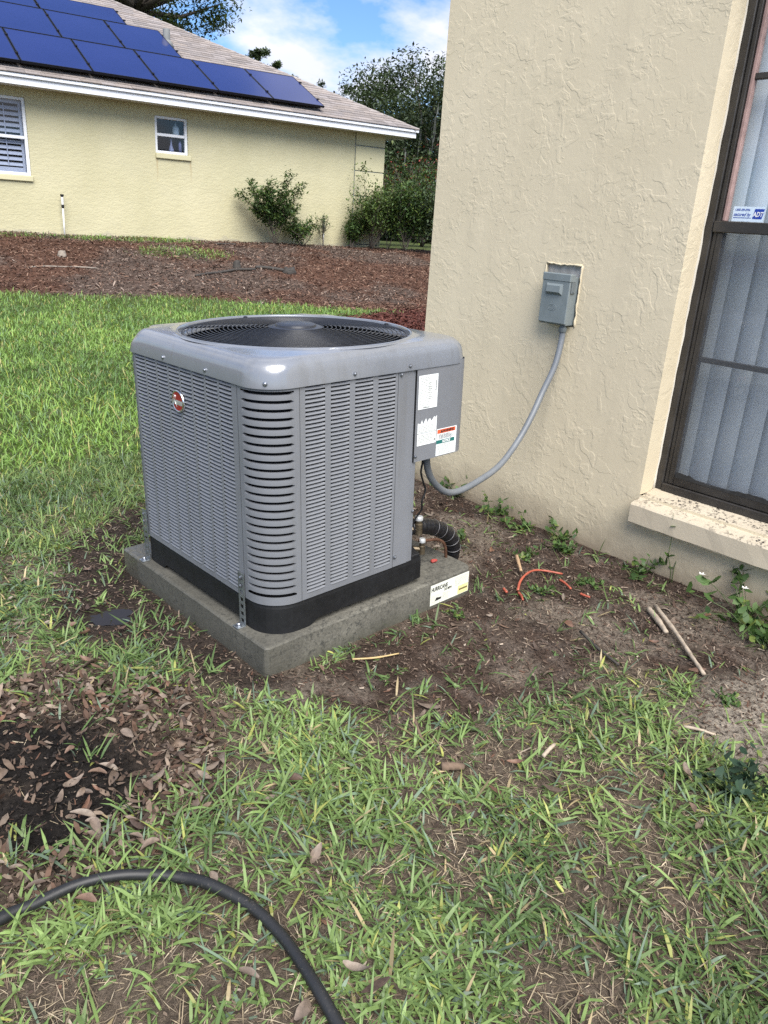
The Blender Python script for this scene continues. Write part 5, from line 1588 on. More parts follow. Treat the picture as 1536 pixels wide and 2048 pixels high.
# ================================================================== TREES
def tree(x, y, h, crown_r, crown_z, seed, nclump, per, size, cols, label, moss=0, trunk_r=0.25, zsq=0.75, cx=0, cy=0):
    z = gz(x, y) - .1
    q = random.Random(seed)
    o = thing('tree', label, 'tree', Matrix.Translation((x, y, z)), None)
    mb = MB()
    top_ = Vector((cx * .3, cy * .3, crown_z - crown_r * zsq * .55))
    mb.tube([(0, 0, -.2), (0.02, 0.03, top_.z * .35), tuple(top_ * .8), tuple(top_)], [trunk_r * 1.25, trunk_r, trunk_r * .85, trunk_r * .7], 10)
    part('trunk', mb, BARK, o, True)
    C = []; mbl = MB()
    for k in range(nclump):
        while True:
            v = Vector((q.uniform(-1, 1), q.uniform(-1, 1), q.uniform(-1, 1)))
            if 0.25 < v.length < 1: break
        v = v.normalized() * (v.length ** .6)
        c = Vector((cx + v.x * crown_r, cy + v.y * crown_r, crown_z + v.z * crown_r * zsq))
        C.append(c)
        if k % 3 == 0:
            md = top_.lerp(c, .5) + Vector((0, 0, -.12 * crown_r * q.random()))
            mbl.tube([top_, md, c], [trunk_r * .38, trunk_r * .2, trunk_r * .05], 5)
    part('limbs', mbl, BARK, o, True)
    C = np.array([list(c) for c in C])
    rad = crown_r * rng.uniform(.13, .26, len(C))
    idx = np.repeat(np.arange(len(C)), per)
    off = rng.normal(0, 1, (len(idx), 3)); off /= np.linalg.norm(off, axis=1)[:, None]; off *= (rng.random(len(idx)) ** .5)[:, None]
    P = C[idx] + off * rad[idx][:, None] * np.array([1.15, 1.15, .8])
    tone = rng.uniform(.72, 1.25, len(C))[idx][:, None]
    leaf_cloud('crown', P, size, greens(len(P), *cols) * tone, LEAF, o)
    if moss:
        V = []; Fc = []
        for k in range(moss):
            c = C[q.randrange(len(C))]; p = Vector(c) + Vector((q.uniform(-.6, .6), q.uniform(-.6, .6), -.2))
            L = q.uniform(.5, 1.7); wv = q.uniform(.012, .035); a = q.uniform(0, 3.1)
            s = Vector((math.cos(a) * wv, math.sin(a) * wv, 0)); k0 = len(V)
            V += [p - s, p + s, p + s * .7 + Vector((q.uniform(-.06, .06), 0, -L * .5)), p - s * .7 + Vector((q.uniform(-.06, .06), 0, -L * .5)), p + Vector((q.uniform(-.08, .08), q.uniform(-.08, .08), -L))]
            Fc += [(k0, k0 + 1, k0 + 2, k0 + 3), (k0 + 3, k0 + 2, k0 + 4)]
        part('moss', MB().add(V, Fc), simple('spanish_moss', (0.14, 0.15, 0.135), 0.95, 0, .2), o)['kind'] = 'stuff'
    return o
OAK = ((0.030, 0.046, 0.024), (0.066, 0.096, 0.046), 0.06, (0.11, 0.14, 0.05), 0.3)  # greens lightened and greyed, distance haze put into the leaf colour
# direction helper: distance d along the bearing that leaves the camera at (dx, dy)
tree(22.9, 21.2, 8, 5.0, 3.1, 1, 240, 420, 0.15, OAK, 'big dark oak hung with grey moss right of the yellow house', 240, .38, .66)
tree(27.0, 24.5, 9, 3.6, 3.8, 2, 90, 260, 0.18, OAK, 'dark oak mostly hidden behind the tan house edge', 80, .35, .7)
tree(24.2, 29.3, 7, 1.9, 4.9, 3, 46, 200, 0.15, OAK, 'paler oak between the roof end and the big mossy oak', 0, .3, .9)
tree(22.9, 30.3, 6.5, 1.15, 5.9, 4, 18, 110, 0.14, OAK, 'small sparse treetop showing just above the hip line', 0, .2, .9)
tree(21.1, 31.6, 7, 0.9, 6.8, 5, 16, 220, 0.14, OAK, 'round treetop peeping over the middle of the roof edge', 0, .2, .9)
tree(12.1, 25.2, 10, 3.2, 7.9, 6, 110, 300, 0.14, ((0.030, 0.055, 0.016), (0.075, 0.115, 0.035), .15, (0.14, 0.18, 0.05), .3), 'tall green tree behind the solar panel roof', 0, .3, .8)
# understory belt closing the view below the crowns
tree(24.5, 21.0, 3, 2.6, 1.9, 11, 60, 150, 0.24, OAK, 'dark thicket under the big mossy oak', 0, .12, .5)
tree(29.0, 27.5, 4, 4.0, 2.6, 12, 80, 150, 0.28, OAK, 'wide dark thicket far behind the corner shrubs', 0, .15, .5)
tree(22.5, 25.0, 4, 3.0, 2.2, 13, 60, 150, 0.26, OAK, 'dark thicket behind the yellow house corner', 0, .15, .5)
# far house: grey roof end and pale wall glimpsed between the shrubs
fh = thing('far_house', 'distant house with a grey roof glimpsed behind the corner shrubs', 'house', Matrix.Translation((24.0, 26.0, 0.6)) @ RZ(-.75))
part('wall', MB().box((-6, 0, -.5), (6, 6, 1.55)), simple('far_wall', (0.62, 0.63, 0.66), 0.8), fh)
part('roof', MB().add([(-6.5, -.5, 1.5), (6.5, -.5, 1.5), (6.5, 3, 2.35), (-6.5, 3, 2.35), (6.5, 6.5, 1.5), (-6.5, 6.5, 1.5)], [(0, 1, 2, 3), (3, 2, 4, 5), (0, 3, 5), (1, 4, 2)]), simple('far_roof', (0.22, 0.22, 0.24), 0.9), fh)

# ================================================================== GRASS
GRASS = vcol_mat('grass_blade', 0.42, 0.28, 0.35)
def blades(name, x, y, L, Wd, el, curl, col, nseg, m, lift=0.0, az=None):
    n = len(x)
    z = ground_z(x, y) - 0.004 + lift
    if az is None: az = rng.uniform(0, 2 * np.pi, n)
    ts = np.linspace(0, 1, nseg + 1)
    prof = np.interp(ts, [0, .15, .45, .75, 1], [.55, .9, 1, .8, .04])
    h = np.zeros(n); v = np.zeros(n)
    S = np.stack([-np.sin(az), np.cos(az)], 1)
    tw = rng.normal(0, .35, n)
    pts = []
    e = el.copy()
    for k, t_ in enumerate(ts):
        if k:
            ds = L / nseg
            h = h + np.cos(e) * ds; v = v + np.sin(e) * ds; e = e - curl / nseg
        px_ = x + np.cos(az) * h; py_ = y + np.sin(az) * h; pz_ = z + np.maximum(v, -0.002)
        w = Wd * prof[k] * .5
        dz = w * np.sin(tw)
        pts.append(np.stack([px_ - S[:, 0] * w, py_ - S[:, 1] * w, pz_ - dz], 1)); pts.append(np.stack([px_ + S[:, 0] * w, py_ + S[:, 1] * w, pz_ + dz], 1))
    V = np.stack(pts, 1)                                  # n, 2*(nseg+1), 3
    k_ = 2 * (nseg + 1)
    base = (np.arange(n) * k_)[:, None]
    Fc = np.concatenate([base + np.array([[2 * i, 2 * i + 1, 2 * i + 3, 2 * i + 2]]) for i in range(nseg)], 1).reshape(-1, 4)
    C = np.repeat(col, k_, 0)
    return obj(name, np_mesh(name, V.reshape(-1, 3), Fc, m, C))
def grass_cols(n, x, y, far=False):
    patch = fbm(x * 2.1, y * 2.1, 91)
    f = np.clip(rng.normal(.45, .22, n) + (patch - .5) * 2.2, 0, 1)[:, None]
    c = np.array([0.080, 0.132, 0.048]) * (1 - f) + np.array([0.180, 0.262, 0.088]) * f
    blu = rng.random(n) < .12
    c[blu] = np.array([0.115, 0.165, 0.115]) * rng.uniform(.8, 1.2, blu.sum())[:, None]
    yel = rng.random(n) < (.045 if not far else .05)
    c[yel] = np.array([0.27, 0.29, 0.085]) * rng.uniform(.7, 1.15, yel.sum())[:, None]
    dry = rng.random(n) < (.03 if not far else .05)
    c[dry] = np.array([0.36, 0.29, 0.17]) * rng.uniform(.6, 1.1, dry.sum())[:, None]
    return c * 1.2 * rng.uniform(.75, 1.25, n)[:, None]
def scatter(x0, x1, y0, y1, per_m2, dens, seed_keep=None):
    n = int((x1 - x0) * (y1 - y0) * per_m2)
    x = rng.uniform(x0, x1, n); y = rng.uniform(y0, y1, n)
    k = rng.random(n) < dens(x, y) / 1.3
    return x[k], y[k]
# near lawn: runners with fans of broad blades
tx, ty = scatter(-1.65, 1.75, -1.85, 2.3, 4000, grass_density)
# keep the grass that grows hidden behind the houses out
nb_ = rng.integers(3, 7, len(tx))
bx_ = np.repeat(tx, nb_) + rng.normal(0, .010, nb_.sum()); by__ = np.repeat(ty, nb_) + rng.normal(0, .010, nb_.sum())
taz = np.repeat(rng.uniform(0, 2 * np.pi, len(tx)), nb_) + rng.normal(0, 0.85, nb_.sum())
n = len(bx_)
dn = grass_density(bx_, by__)
big = 0.55 + 0.9 * fbm(bx_ * 2.3, by__ * 2.3, 55)
farf = sstep(0.8, 2.0, by__)
L = rng.gamma(7, 1 / 7, n) * 0.049 * big * (1 - .12 * farf)
Wd = rng.uniform(.0036, .0078, n) * (1 - .35 * farf)
el = np.clip(rng.normal(.46, .32, n) + .30 * farf, .05, 1.35)
curl = rng.normal(.65, .45, n)
lawn = blades('lawn_grass', bx_, by__, L, Wd, el, curl, grass_cols(n, bx_, by__), 3, GRASS, 0.0, taz)
tag(lawn, 'coarse green lawn grass around the slab and in the foreground', 'grass', None, 'stuff')
# lawn further off, shorter and finer
def midd(x, y):
    d = grass_density(x, y)
    # only the wedge one can look into from near the camera
    ang = np.arctan2(y + 1.656, x + 1.1376)
    return d * ((ang > .62) & (ang < 1.50))
mx_, my_ = scatter(-1.65, 10.5, 2.3, 13.5, 3400, midd)
keep = rng.random(len(mx_)) < np.clip(1.25 - .085 * np.hypot(mx_, my_), .35, 1)
mx_, my_ = mx_[keep], my_[keep]
n = len(mx_)
farw = np.hypot(mx_, my_)
mid = blades('far_lawn', mx_, my_, rng.gamma(7, 1 / 7, n) * .062, rng.uniform(.004, .007, n) * (1 + .07 * farw), np.clip(rng.normal(.85, .3, n), .2, 1.45), rng.normal(.6, .4, n), grass_cols(n, mx_, my_, True) * np.array([1.08, 1.20, .86]), 2, GRASS)
tag(mid, 'short green lawn stretching back to the mulch bank', 'grass', None, 'stuff')

# ================================================================== LITTER ON THE GROUND
LITTER = vcol_mat('litter', 0.8, 0.0, 0.2, 60)
def flakes(name, x, y, L, Wd, tilt, col, lift=0.004, m=None, zz=None):
    """flat irregular chips lying at random angles, one quad each"""
    n = len(x)
    z = (ground_z(x, y) if zz is None else zz) + lift * rng.uniform(.2, 1.6, n)
    az = rng.uniform(0, 2 * np.pi, n); e = rng.normal(0, tilt, n); ro = rng.normal(0, tilt * 1.3, n)
    d = np.stack([np.cos(az) * np.cos(e), np.sin(az) * np.cos(e), np.sin(e)], 1)
    s = np.stack([-np.sin(az) * np.cos(ro), np.cos(az) * np.cos(ro), np.sin(ro)], 1)
    P = np.stack([x, y, z], 1); L = L[:, None] / 2; W_ = Wd[:, None] / 2
    j = lambda: rng.uniform(.55, 1.2, (n, 1))
    V = np.stack([P - d * L * j() - s * W_ * j(), P + d * L * j() - s * W_ * j(), P + d * L * j() + s * W_ * j(), P - d * L * j() + s * W_ * j()], 1).reshape(-1, 3)
    i0 = np.arange(n) * 4
    return obj(name, np_mesh(name, V, np.stack([i0, i0 + 1, i0 + 2, i0 + 3], 1), m or LITTER, np.repeat(col, 4, 0)))
def pick(n, cols, w=None, sd=.25):
    c = np.array(cols)[rng.choice(len(cols), n, p=w)]
    return c * rng.uniform(1 - sd, 1 + sd, n)[:, None]
# mulch on the bank
def bankd(x, y):
    ang = np.arctan2(y + 1.656, x + 1.1376)
    return bank_mask(x, y) * (nb_w(x, y) > .02) * ((ang > .60) & (ang < 1.5)) * 1.3
x, y = scatter(-1, 13, 4, 16.5, 700, bankd)
n = len(x)
redm = sstep(0.36, 0.55, fbm(x * 0.8, y * 0.8, 71) - 0.02 * nb_w(x, y) + .04)
isr = rng.random(n) < .40 + .6 * redm
c = np.where(isr[:, None], pick(n, [(0.155, 0.090, 0.064), (0.10, 0.057, 0.042), (0.22, 0.142, 0.102), (0.065, 0.039, 0.031)]), pick(n, [(0.165, 0.126, 0.103), (0.095, 0.070, 0.058), (0.26, 0.205, 0.168), (0.055, 0.042, 0.036)]))
o = flakes('bark_mulch', x, y, rng.gamma(4, 1 / 4, n) * .050, rng.uniform(.007, .020, n), .35, c, .016)
tag(o, 'reddish brown and grey bark mulch covering the bank', 'mulch', None, 'stuff')
x, y = scatter(4.8, 8.5, 4.8, 7.8, 900, lambda x, y: zone('redmulch', x, y, .1, .4) * 1.3)
n = len(x)
o = flakes('red_mulch', x, y, rng.gamma(4, 1 / 4, n) * .055, rng.uniform(.010, .024, n), .4, pick(n, [(0.10, 0.036, 0.028), (0.06, 0.024, 0.020), (0.14, 0.058, 0.044)]), .02)
tag(o, 'dark red mulch patch by the far corner of the tan wall', 'mulch', None, 'stuff')
# bits of bark, straw and grit on the bare soil near us
def bared(x, y):
    d = .25 + 1.0 * zone('bare', x, y) + .8 * zone('padleft', x, y) + .9 * zone('litter', x, y) * (1 - .9 * zone('black', x, y)) + .6 * zone('sand', x, y) + .5 * (zone('soil5', x, y) + zone('soil6', x, y))
    inpad = (x > .03) & (x < .99) & (y > .042) & (y < 1.03)
    inh = x > 1.75 + .0203 * y
    wet = np.hypot((x + .165) / .085, (y - .715) / .075) < 1.0
    return np.where(inpad | inh | wet, 0, np.clip(d, 0, 1.3))
x, y = scatter(-1.6, 1.8, -1.8, 2.2, 7500, bared)
n = len(x)
sandm = zone('sand', x, y)
c = pick(n, [(0.12, 0.086, 0.066), (0.07, 0.049, 0.038), (0.20, 0.155, 0.12), (0.042, 0.03, 0.024), (0.30, 0.25, 0.20), (0.10, 0.055, 0.038)], [.28, .30, .10, .22, .03, .07])
o = flakes('soil_debris', x, y, rng.gamma(2.2, 1 / 2.2, n) * .013, rng.uniform(.0015, .0060, n), .35, c, .005)
tag(o, 'small bark chips and dry bits strewn over the bare soil', 'debris', None, 'stuff')
# straw thatch under the lawn
def strawd(x, y):
    d = .25 + .5 * sstep(.55, .4, fbm(np.asarray(x) * 3.2, np.asarray(y) * 3.2, 21))
    for s in ('straw1', 'straw2', 'straw3', 'straw4'): d = d + 1.1 * zone(s, x, y, .06, .1)
    d = d * (1 - .85 * zone('black', x, y)) * (1 - .6 * zone('litter', x, y)) * (1 - .93 * zone('bare', x, y)) * (1 - .5 * zone('sand', x, y)) * (1 - .85 * zone('padleft', x, y))
    inpad = (x > .03) & (x < .99) & (y > .042) & (y < 1.03)
    return np.where(inpad | (x > 1.73 + .0203 * y), 0, np.clip(d, 0, 1.3))
x, y = scatter(-1.6, 1.75, -1.85, 2.0, 9500, strawd)
n = len(x)
o = blades('dry_thatch', x, y, rng.gamma(4, 1 / 4, n) * .030, rng.uniform(.0009, .0024, n), rng.normal(.10, .18, n), rng.normal(0, .5, n), pick(n, [(0.30, 0.245, 0.165), (0.20, 0.155, 0.105), (0.38, 0.32, 0.23), (0.13, 0.10, 0.075)]), 2, LITTER, .006)
tag(o, 'dry tan straw and dead runners between the grass', 'straw', None, 'stuff')
# crumbs of black potting soil
x, y = scatter(-.95, -.3, -.3, .32, 9000, lambda x, y: zone('black', x, y, .03) * 1.3)
n = len(x)
o = flakes('black_soil_crumbs', x, y, rng.gamma(2, 1 / 2, n) * .0065, rng.uniform(.003, .007, n), .7, pick(n, [(0.012, 0.010, 0.009), (0.022, 0.018, 0.016), (0.007, 0.006, 0.006)]), .009)
tag(o, 'loose black potting soil among the fallen leaves', 'soil', None, 'stuff')

# --- fallen leaves: each one near us is a thing of its own
def leaf_mesh(seed, L=0.05, W_=0.017):
    q = random.Random(seed)
    cup = q.uniform(-.5, 1.1); bend = q.uniform(-1.0, 1.4); tw = q.uniform(-1.2, 1.2)
    vs = []; fs = []
    N_ = 7
    for i in range(N_ + 1):
        t_ = i / N_; w = W_ / 2 * (math.sin(math.pi * min(t_ * .92 + .05, 1)) ** .75) * q.uniform(.9, 1.08)
        x = (t_ - .5) * L; zc_ = bend * L * ((t_ - .5) ** 2 - .1) * .8; a = tw * (t_ - .5)
        for s in (-1, 0, 1):
            yy_ = s * w; zz_ = zc_ + cup * abs(s) * w
            vs.append((x, yy_ * math.cos(a) - 0 * math.sin(a), zz_ + yy_ * math.sin(a)))
    for i in range(N_):
        for j in range(2): fs.append((3 * i + j, 3 * i + 3 + j, 3 * i + 4 + j, 3 * i + 1 + j))
    return MB().add(vs, fs)
def leaf_mat(name, cols):
    m, t, b = base_mat(name)
    oi = N(t, 'ShaderNodeObjectInfo')
    r = N(t, 'ShaderNodeValToRGB')
    e = r.color_ramp.elements
    while len(e) < len(cols): e.new(.5)
    for i, c in enumerate(cols): e[i].position = i / (len(cols) - 1); e[i].color = (*c, 1)
    t.links.new(oi.outputs['Random'], r.inputs[0])
    co = objco(t)
    rr_ = ramp(t, noise(t, 90, 5, .7, co).outputs[0], [(.3, .6), (.7, 1.3)]).outputs[0]
    t.links.new(mixc(t, 1.0, r.outputs[0], rr_, 'MULTIPLY'), b.inputs['Base Color'])
    b.inputs['Roughness'].default_value = .6
    return m
LM = leaf_mat('dry_leaf', [(0.07, 0.048, 0.036), (0.15, 0.108, 0.08), (0.19, 0.15, 0.12), (0.10, 0.07, 0.052), (0.22, 0.18, 0.145), (0.06, 0.04, 0.031), (0.15, 0.075, 0.046), (0.17, 0.133, 0.105)])
LMESH = [leaf_mesh(100 + k, rnd.uniform(.038, .062), rnd.uniform(.013, .021)).mesh('fallen_leaf', LM, True) for k in range(12)]
def drop_leaf(x, y, s, label, group, lift=.010, mesh=None, tilt=.3):
    me = mesh or LMESH[rnd.randrange(len(LMESH))]
    M_ = Matrix.Translation((x, y, gz(x, y) + lift)) @ RZ(rnd.uniform(0, 6.28)) @ Matrix.Rotation(rnd.gauss(0, tilt), 4, 'X') @ Matrix.Rotation(rnd.gauss(0, tilt * .7), 4, 'Y') @ Matrix.Diagonal((s, s, s, 1))
    o = obj('fallen_leaf', me, None, M_)
    return tag(o, label, 'leaf', group)
def leaves_in(n, dens, x0, x1, y0, y1, label, group, lift=.01):
    c = 0; tries = 0
    while c < n and tries < 60000:
        tries += 1
        x = rnd.uniform(x0, x1); y = rnd.uniform(y0, y1)
        if rnd.random() < dens(x, y):
            drop_leaf(x, y, rnd.uniform(.6, 1.2), label, group, lift * rnd.uniform(.4, 1.8)); c += 1
Z1 = lambda nm: (lambda x, y: float(zone(nm, np.array([x]), np.array([y]))[0]))
zl, zb_, zba = Z1('litter'), Z1('black'), Z1('bare')
leaves_in(110, lambda x, y: zl(x, y) * (1 - .80 * zb_(x, y)), -.95, -.15, -.45, .5, 'dry brown leaf lying in the litter around the black soil patch', 'leaves around the black soil', .014)
leaves_in(26, lambda x, y: zb_(x, y), -.95, -.3, -.25, .3, 'dry leaf lying on the black soil patch', 'leaves on the black soil', .012)
leaves_in(46, lambda x, y: zba(x, y), .05, 1.7, -1.0, 1.0, 'dry brown leaf on the bare soil beside the tan wall', 'leaves on the bare soil', .009)
leaves_in(26, lambda x, y: .6, -.9, .8, -1.4, -.4, 'dry brown leaf caught in the foreground grass', 'leaves in the foreground grass', .016)
leaves_in(30, lambda x, y: .6, -.75, -.08, .35, 1.3, 'dry brown leaf on the ground left of the slab', 'leaves left of the slab', .012)
# more, too many to single out
x, y = scatter(-.98, -.12, -.5, .55, 5200, lambda x, y: zone('litter', x, y) * (1 - .85 * zone('black', x, y)) * 1.3)
n = len(x)
o = leaf_cloud('leaf_litter', np.stack([x, y, ground_z(x, y) + rng.uniform(.001, .014, n)], 1), .030, pick(n, [(0.13, 0.095, 0.072), (0.075, 0.052, 0.04), (0.21, 0.165, 0.13), (0.10, 0.062, 0.045), (0.05, 0.035, 0.028)]), LITTER, None, 2.8, .35, None, .1, True)
tag(o, 'layer of shredded brown leaf litter round the black soil', 'leaf litter', None, 'stuff')

# ================================================================== HOSE, STICKS, TUBING, WEEDS
hp = [(-1.30, -0.47), (-1.05, -0.41), (-0.873, -0.387), (-0.817, -0.388), (-0.731, -0.395), (-0.659, -0.421), (-0.60, -0.459), (-0.549, -0.513), (-0.521, -0.565), (-0.485, -0.659), (-0.476, -0.749), (-0.484, -0.826), (-0.496, -0.894), (-0.505, -0.96), (-0.52, -1.06), (-0.56, -1.2)]
hs = spline([(x, y, gz(x, y) + .021 + .004 * math.sin(i * 1.7)) for i, (x, y) in enumerate(hp)], 26)
# fine corrugations along the hose
m, t, b = base_mat('black_hose')
co = objco(t)
dust = ramp(t, noise(t, 160, 5, .7, co).outputs[0], [(.58, 0.0), (.70, 1.0)]).outputs[0]
dm = ramp(t, noise(t, 5, 3, .5, co).outputs[0], [(.40, .0), (.70, .6)]).outputs[0]
t.links.new(mixc(t, math_(t, 'MULTIPLY', dust, dm), (0.016, 0.017, 0.019), (0.15, 0.13, 0.11)), b.inputs['Base Color'])
b.inputs['Roughness'].default_value = .5
fine_h = []
for i in range(len(hs) - 1):
    for k in range(3): fine_h.append(hs[i].lerp(hs[i + 1], k / 3))
fine_h.append(hs[-1])
hose = part('garden_hose', MB().tube(fine_h, [.0114 + (.0004 if i % 2 else 0) + .0006 * math.sin(i * .013) for i in range(len(fine_h))], 14), m, None, True)
tag(hose, 'black ribbed hose curving through the foreground grass', 'hose')

def stick(name, pts, r, m, label, cat='stick', n=7, group=None):
    P = spline([(x, y, gz(x, y) + dz) for (x, y, dz) in pts], 5)
    q = random.Random(len(label))
    rs = [r * q.uniform(.85, 1.15) * (1 - .25 * i / len(P)) for i in range(len(P))]
    o = part(name, MB().tube(P, rs, n), m, None, True)
    return tag(o, label, cat, group)
WOODP = simple('pale_wood', (0.36, 0.30, 0.235), 0.8, 0, .3, 40, .6, 90)
WOODB = simple('brown_wood', (0.15, 0.105, 0.075), 0.9, 0, .4, 40, .8, 90)
WOODD = simple('dark_twig', (0.045, 0.04, 0.035), 0.8, 0, .3, 40)
STRW = simple('yellow_straw', (0.46, 0.34, 0.16), 0.6, 0, .2, 40)
stick('long_stick', [(1.430, -0.478, .02), (1.30, -0.625, .022), (1.20, -.735, .018), (1.128, -0.82, .012)], .0085, WOODP, 'long pale stick lying on the soil near the window sill')
stick('short_log', [(1.40, -0.468, .014), (1.345, -0.535, .016), (1.29, -.60, .012)], .0125, WOODP, 'short thick pale stick beside the long one')
stick('dark_twig', [(1.03, -0.415, .02), (0.985, -.52, .015), (0.955, -0.615, .012)], .0055, WOODD, 'dark twig across the bare soil before the grass tuft', 'twig')
stick('pale_twig', [(0.81, -0.915, .012), (.83, -.955, .014), (0.85, -0.992, .01)], .0045, WOODP, 'short pale twig on the sandy patch', 'twig')
stick('pale_twig', [(0.372, -0.745, .02), (.41, -.738, .022), (0.442, -0.732, .018)], .006, WOODP, 'short bleached twig stuck in the middle of the lawn', 'twig')
stick('brown_twig', [(0.225, -0.41, .014), (.195, -.455, .015), (0.170, -0.50, .012)], .0055, WOODB, 'brown twig on the soil just ahead of the slab', 'twig')
stick('wood_chunk', [(0.135, -.60, .018), (.165, -.62, .018), (.185, -.632, .016)], .0125, WOODB, 'chunky brown piece of wood in the lawn', 'wood')
stick('yellow_stem', [(0.304, -0.045, .012), (.37, -.085, .012), (0.444, -0.115, .010)], .0036, STRW, 'yellow dry stem lying along the slab front', 'stem')
stick('bark_strip', [(1.34, .115, .03), (1.295, .07, .03), (1.25, .02, .02)], .008, simple('tan_husk', (0.40, 0.27, 0.16), .7, 0, .25, 50), 'tan dry husk beside the orange tubing', 'husk')
ORT = simple('orange_tube', (0.36, 0.085, 0.05), 0.45, 0, .15, 30)
stick('orange_tube', [(1.115, -0.072, .012), (1.165, -0.042, .022), (1.227, -0.021, .024), (1.29, -.014, .024), (1.335, -0.035, .022), (1.385, -0.088, .014)], .0052, ORT, 'longest bent piece of faded orange tubing on the soil', 'tubing')
stick('orange_tube', [(1.080, -0.030, .012), (1.066, -.058, .014)], .006, ORT, 'tiny orange tube scrap nearest the slab', 'tubing')
stick('orange_tube', [(1.105, -0.085, .012), (1.09, -.11, .014), (1.070, -0.132, .010)], .0055, ORT, 'short orange tube piece at the lower end of the bent one', 'tubing')
stick('orange_tube', [(1.325, -0.118, .015), (1.315, -.15, .014), (1.298, -0.190, .012)], .0052, ORT, 'straight orange tube piece in the middle of the scraps', 'tubing')
stick('orange_tube', [(1.296, -0.236, .012), (1.295, -.255, .012), (1.297, -0.278, .010)], .005, ORT, 'orange tube scrap farthest from the slab', 'tubing')

# weeds at the foot of the wall
def weed(x, y, h, nst, nl, size, seed, label, spread=.6, cols=((0.035, 0.075, 0.022), (0.085, 0.15, 0.04)), flowers=0):
    z = gz(x, y)
    q = random.Random(seed)
    o = thing('weed', label, 'weed', Matrix.Translation((x, y, z)))
    mb = MB(); P = []; C_ = []
    tips = []
    for s in range(nst):
        a = q.uniform(0, 6.28); d = Vector((math.cos(a) * spread, math.sin(a) * spread, 1)).normalized()
        p = Vector((q.uniform(-.02, .02), q.uniform(-.02, .02), -.005)); pts = [p]
        L_ = h * q.uniform(.6, 1.1)
        for k in range(5):
            d = (d + Vector((q.uniform(-.3, .3), q.uniform(-.3, .3), q.uniform(-.25, .1)))).normalized(); p = p + d * L_ / 5; pts.append(p)
        mb.tube(pts, [.0022, .002, .0018, .0015, .0012, .0008], 5)
        tips.append(pts[-1])
        for k in range(nl):
            pp = pts[1 + q.randrange(5)]; P.append([pp.x + q.uniform(-.006, .006), pp.y + q.uniform(-.006, .006), max(pp.z, .006)])
    part('stems', mb, simple('weed_stem', (0.07, 0.10, 0.035), .6), o, True)
    P = np.array(P)
    leaf_cloud('foliage', P, size, greens(len(P), cols[0], cols[1], .12, (0.15, 0.20, 0.05)), LEAF, o, 1.7, .3, None, 0.0, True)
    if flowers:
        mbf = MB()
        for tpt in tips[:flowers]:
            for k in range(5):
                a = k * 1.2566; c = tpt + Vector((0, 0, .004))
                mbf.add([c, c + Vector((math.cos(a - .4), math.sin(a - .4), .2)) * .010, c + Vector((math.cos(a), math.sin(a), .3)) * .014, c + Vector((math.cos(a + .4), math.sin(a + .4), .2)) * .010], [(0, 1, 2, 3)])
        part('blossoms', mbf, simple('petal_white', (0.78, 0.78, 0.74), .6), o)
    return o
weed(1.62, -0.74, .24, 14, 9, .040, 3, 'leafy green weed with small white flowers under the window sill', .8, flowers=3)
weed(1.50, -0.86, .16, 9, 8, .036, 4, 'low leafy weed just in front of the white flowered one', .9)
weed(1.70, -0.40, .30, 2, 6, .034, 5, 'tall thin weed stem rising against the wall below the sill', .35)
weed(1.70, -0.27, .12, 7, 8, .032, 6, 'small clump of weeds at the wall left of the sill end', .9)
weed(1.62, 0.06, .09, 9, 8, .024, 7, 'small weed at the wall foot near the orange tubing', 1.0)
weed(1.70, 0.16, .13, 6, 7, .030, 8, 'weed with drooping stem against the wall foot', .8)
weed(1.66, 0.34, .10, 10, 8, .024, 9, 'bushy weed at the wall below the disconnect box', 1.0)
weed(1.70, 0.55, .12, 9, 8, .026, 10, 'weed in the wall corner behind the hanging conduit', .9)
weed(1.74, 0.85, .16, 9, 8, .030, 11, 'weed cluster at the wall seen under the control box', .8)
weed(1.42, 0.12, .07, 10, 8, .020, 12, 'creeping weed beyond the tan husk', 1.4)
weed(1.20, -0.12, .05, 12, 7, .016, 13, 'mat of tiny clover inside the bent orange tube', 1.6)
weed(1.42, -0.20, .06, 10, 7, .018, 14, 'creeping weed patch right of the orange scraps', 1.5)
weed(0.655, -1.14, .13, 16, 10, .030, 15, 'dark bluish green weed at the right edge of the lawn', .9, ((0.020, 0.045, 0.026), (0.045, 0.08, 0.05)))
weed(1.33, 0.42, .08, 8, 7, .022, 16, 'small weed on the soil beyond the black pipe', 1.2)
weed(0.80, -0.05, .04, 8, 6, .014, 17, 'tiny sprout at the slab edge below its label', 1.2)
weed(1.05, -.93, .05, 12, 7, .015, 18, 'flat creeping weed on the sandy patch', 1.6)

# puddle beside the slab
m, t, b = base_mat('puddle_water')
b.inputs['Base Color'].default_value = (0.030, 0.026, 0.022, 1); b.inputs['Roughness'].default_value = .02; b.inputs['IOR'].default_value = 1.33
co = objco(t); bump(t, b, noise(t, 30, 2, .5, co).outputs[0], .03, .002)
mb = MB(); q = random.Random(2); pts = []
for k in range(48):
    a = 2 * math.pi * k / 48; r = 1 + .28 * math.sin(3 * a + 1) + .15 * math.sin(7 * a)
    rq = 1 + .22 * math.sin(3 * a + .6) + .16 * math.sin(5 * a + 2) + q.uniform(-.06, .06)
    pts.append((-0.165 + .082 * rq * math.cos(a) - .02 * math.sin(a), 0.715 + .060 * rq * math.sin(a)))
zz = gz(-0.165, 0.715) + .0118
mb.add([(x, y, zz) for x, y in pts], [tuple(range(48))])
pud = part('puddle', mb, m, None); structure(pud, 'small puddle of water left of the slab')
pud['kind'] = 'structure'

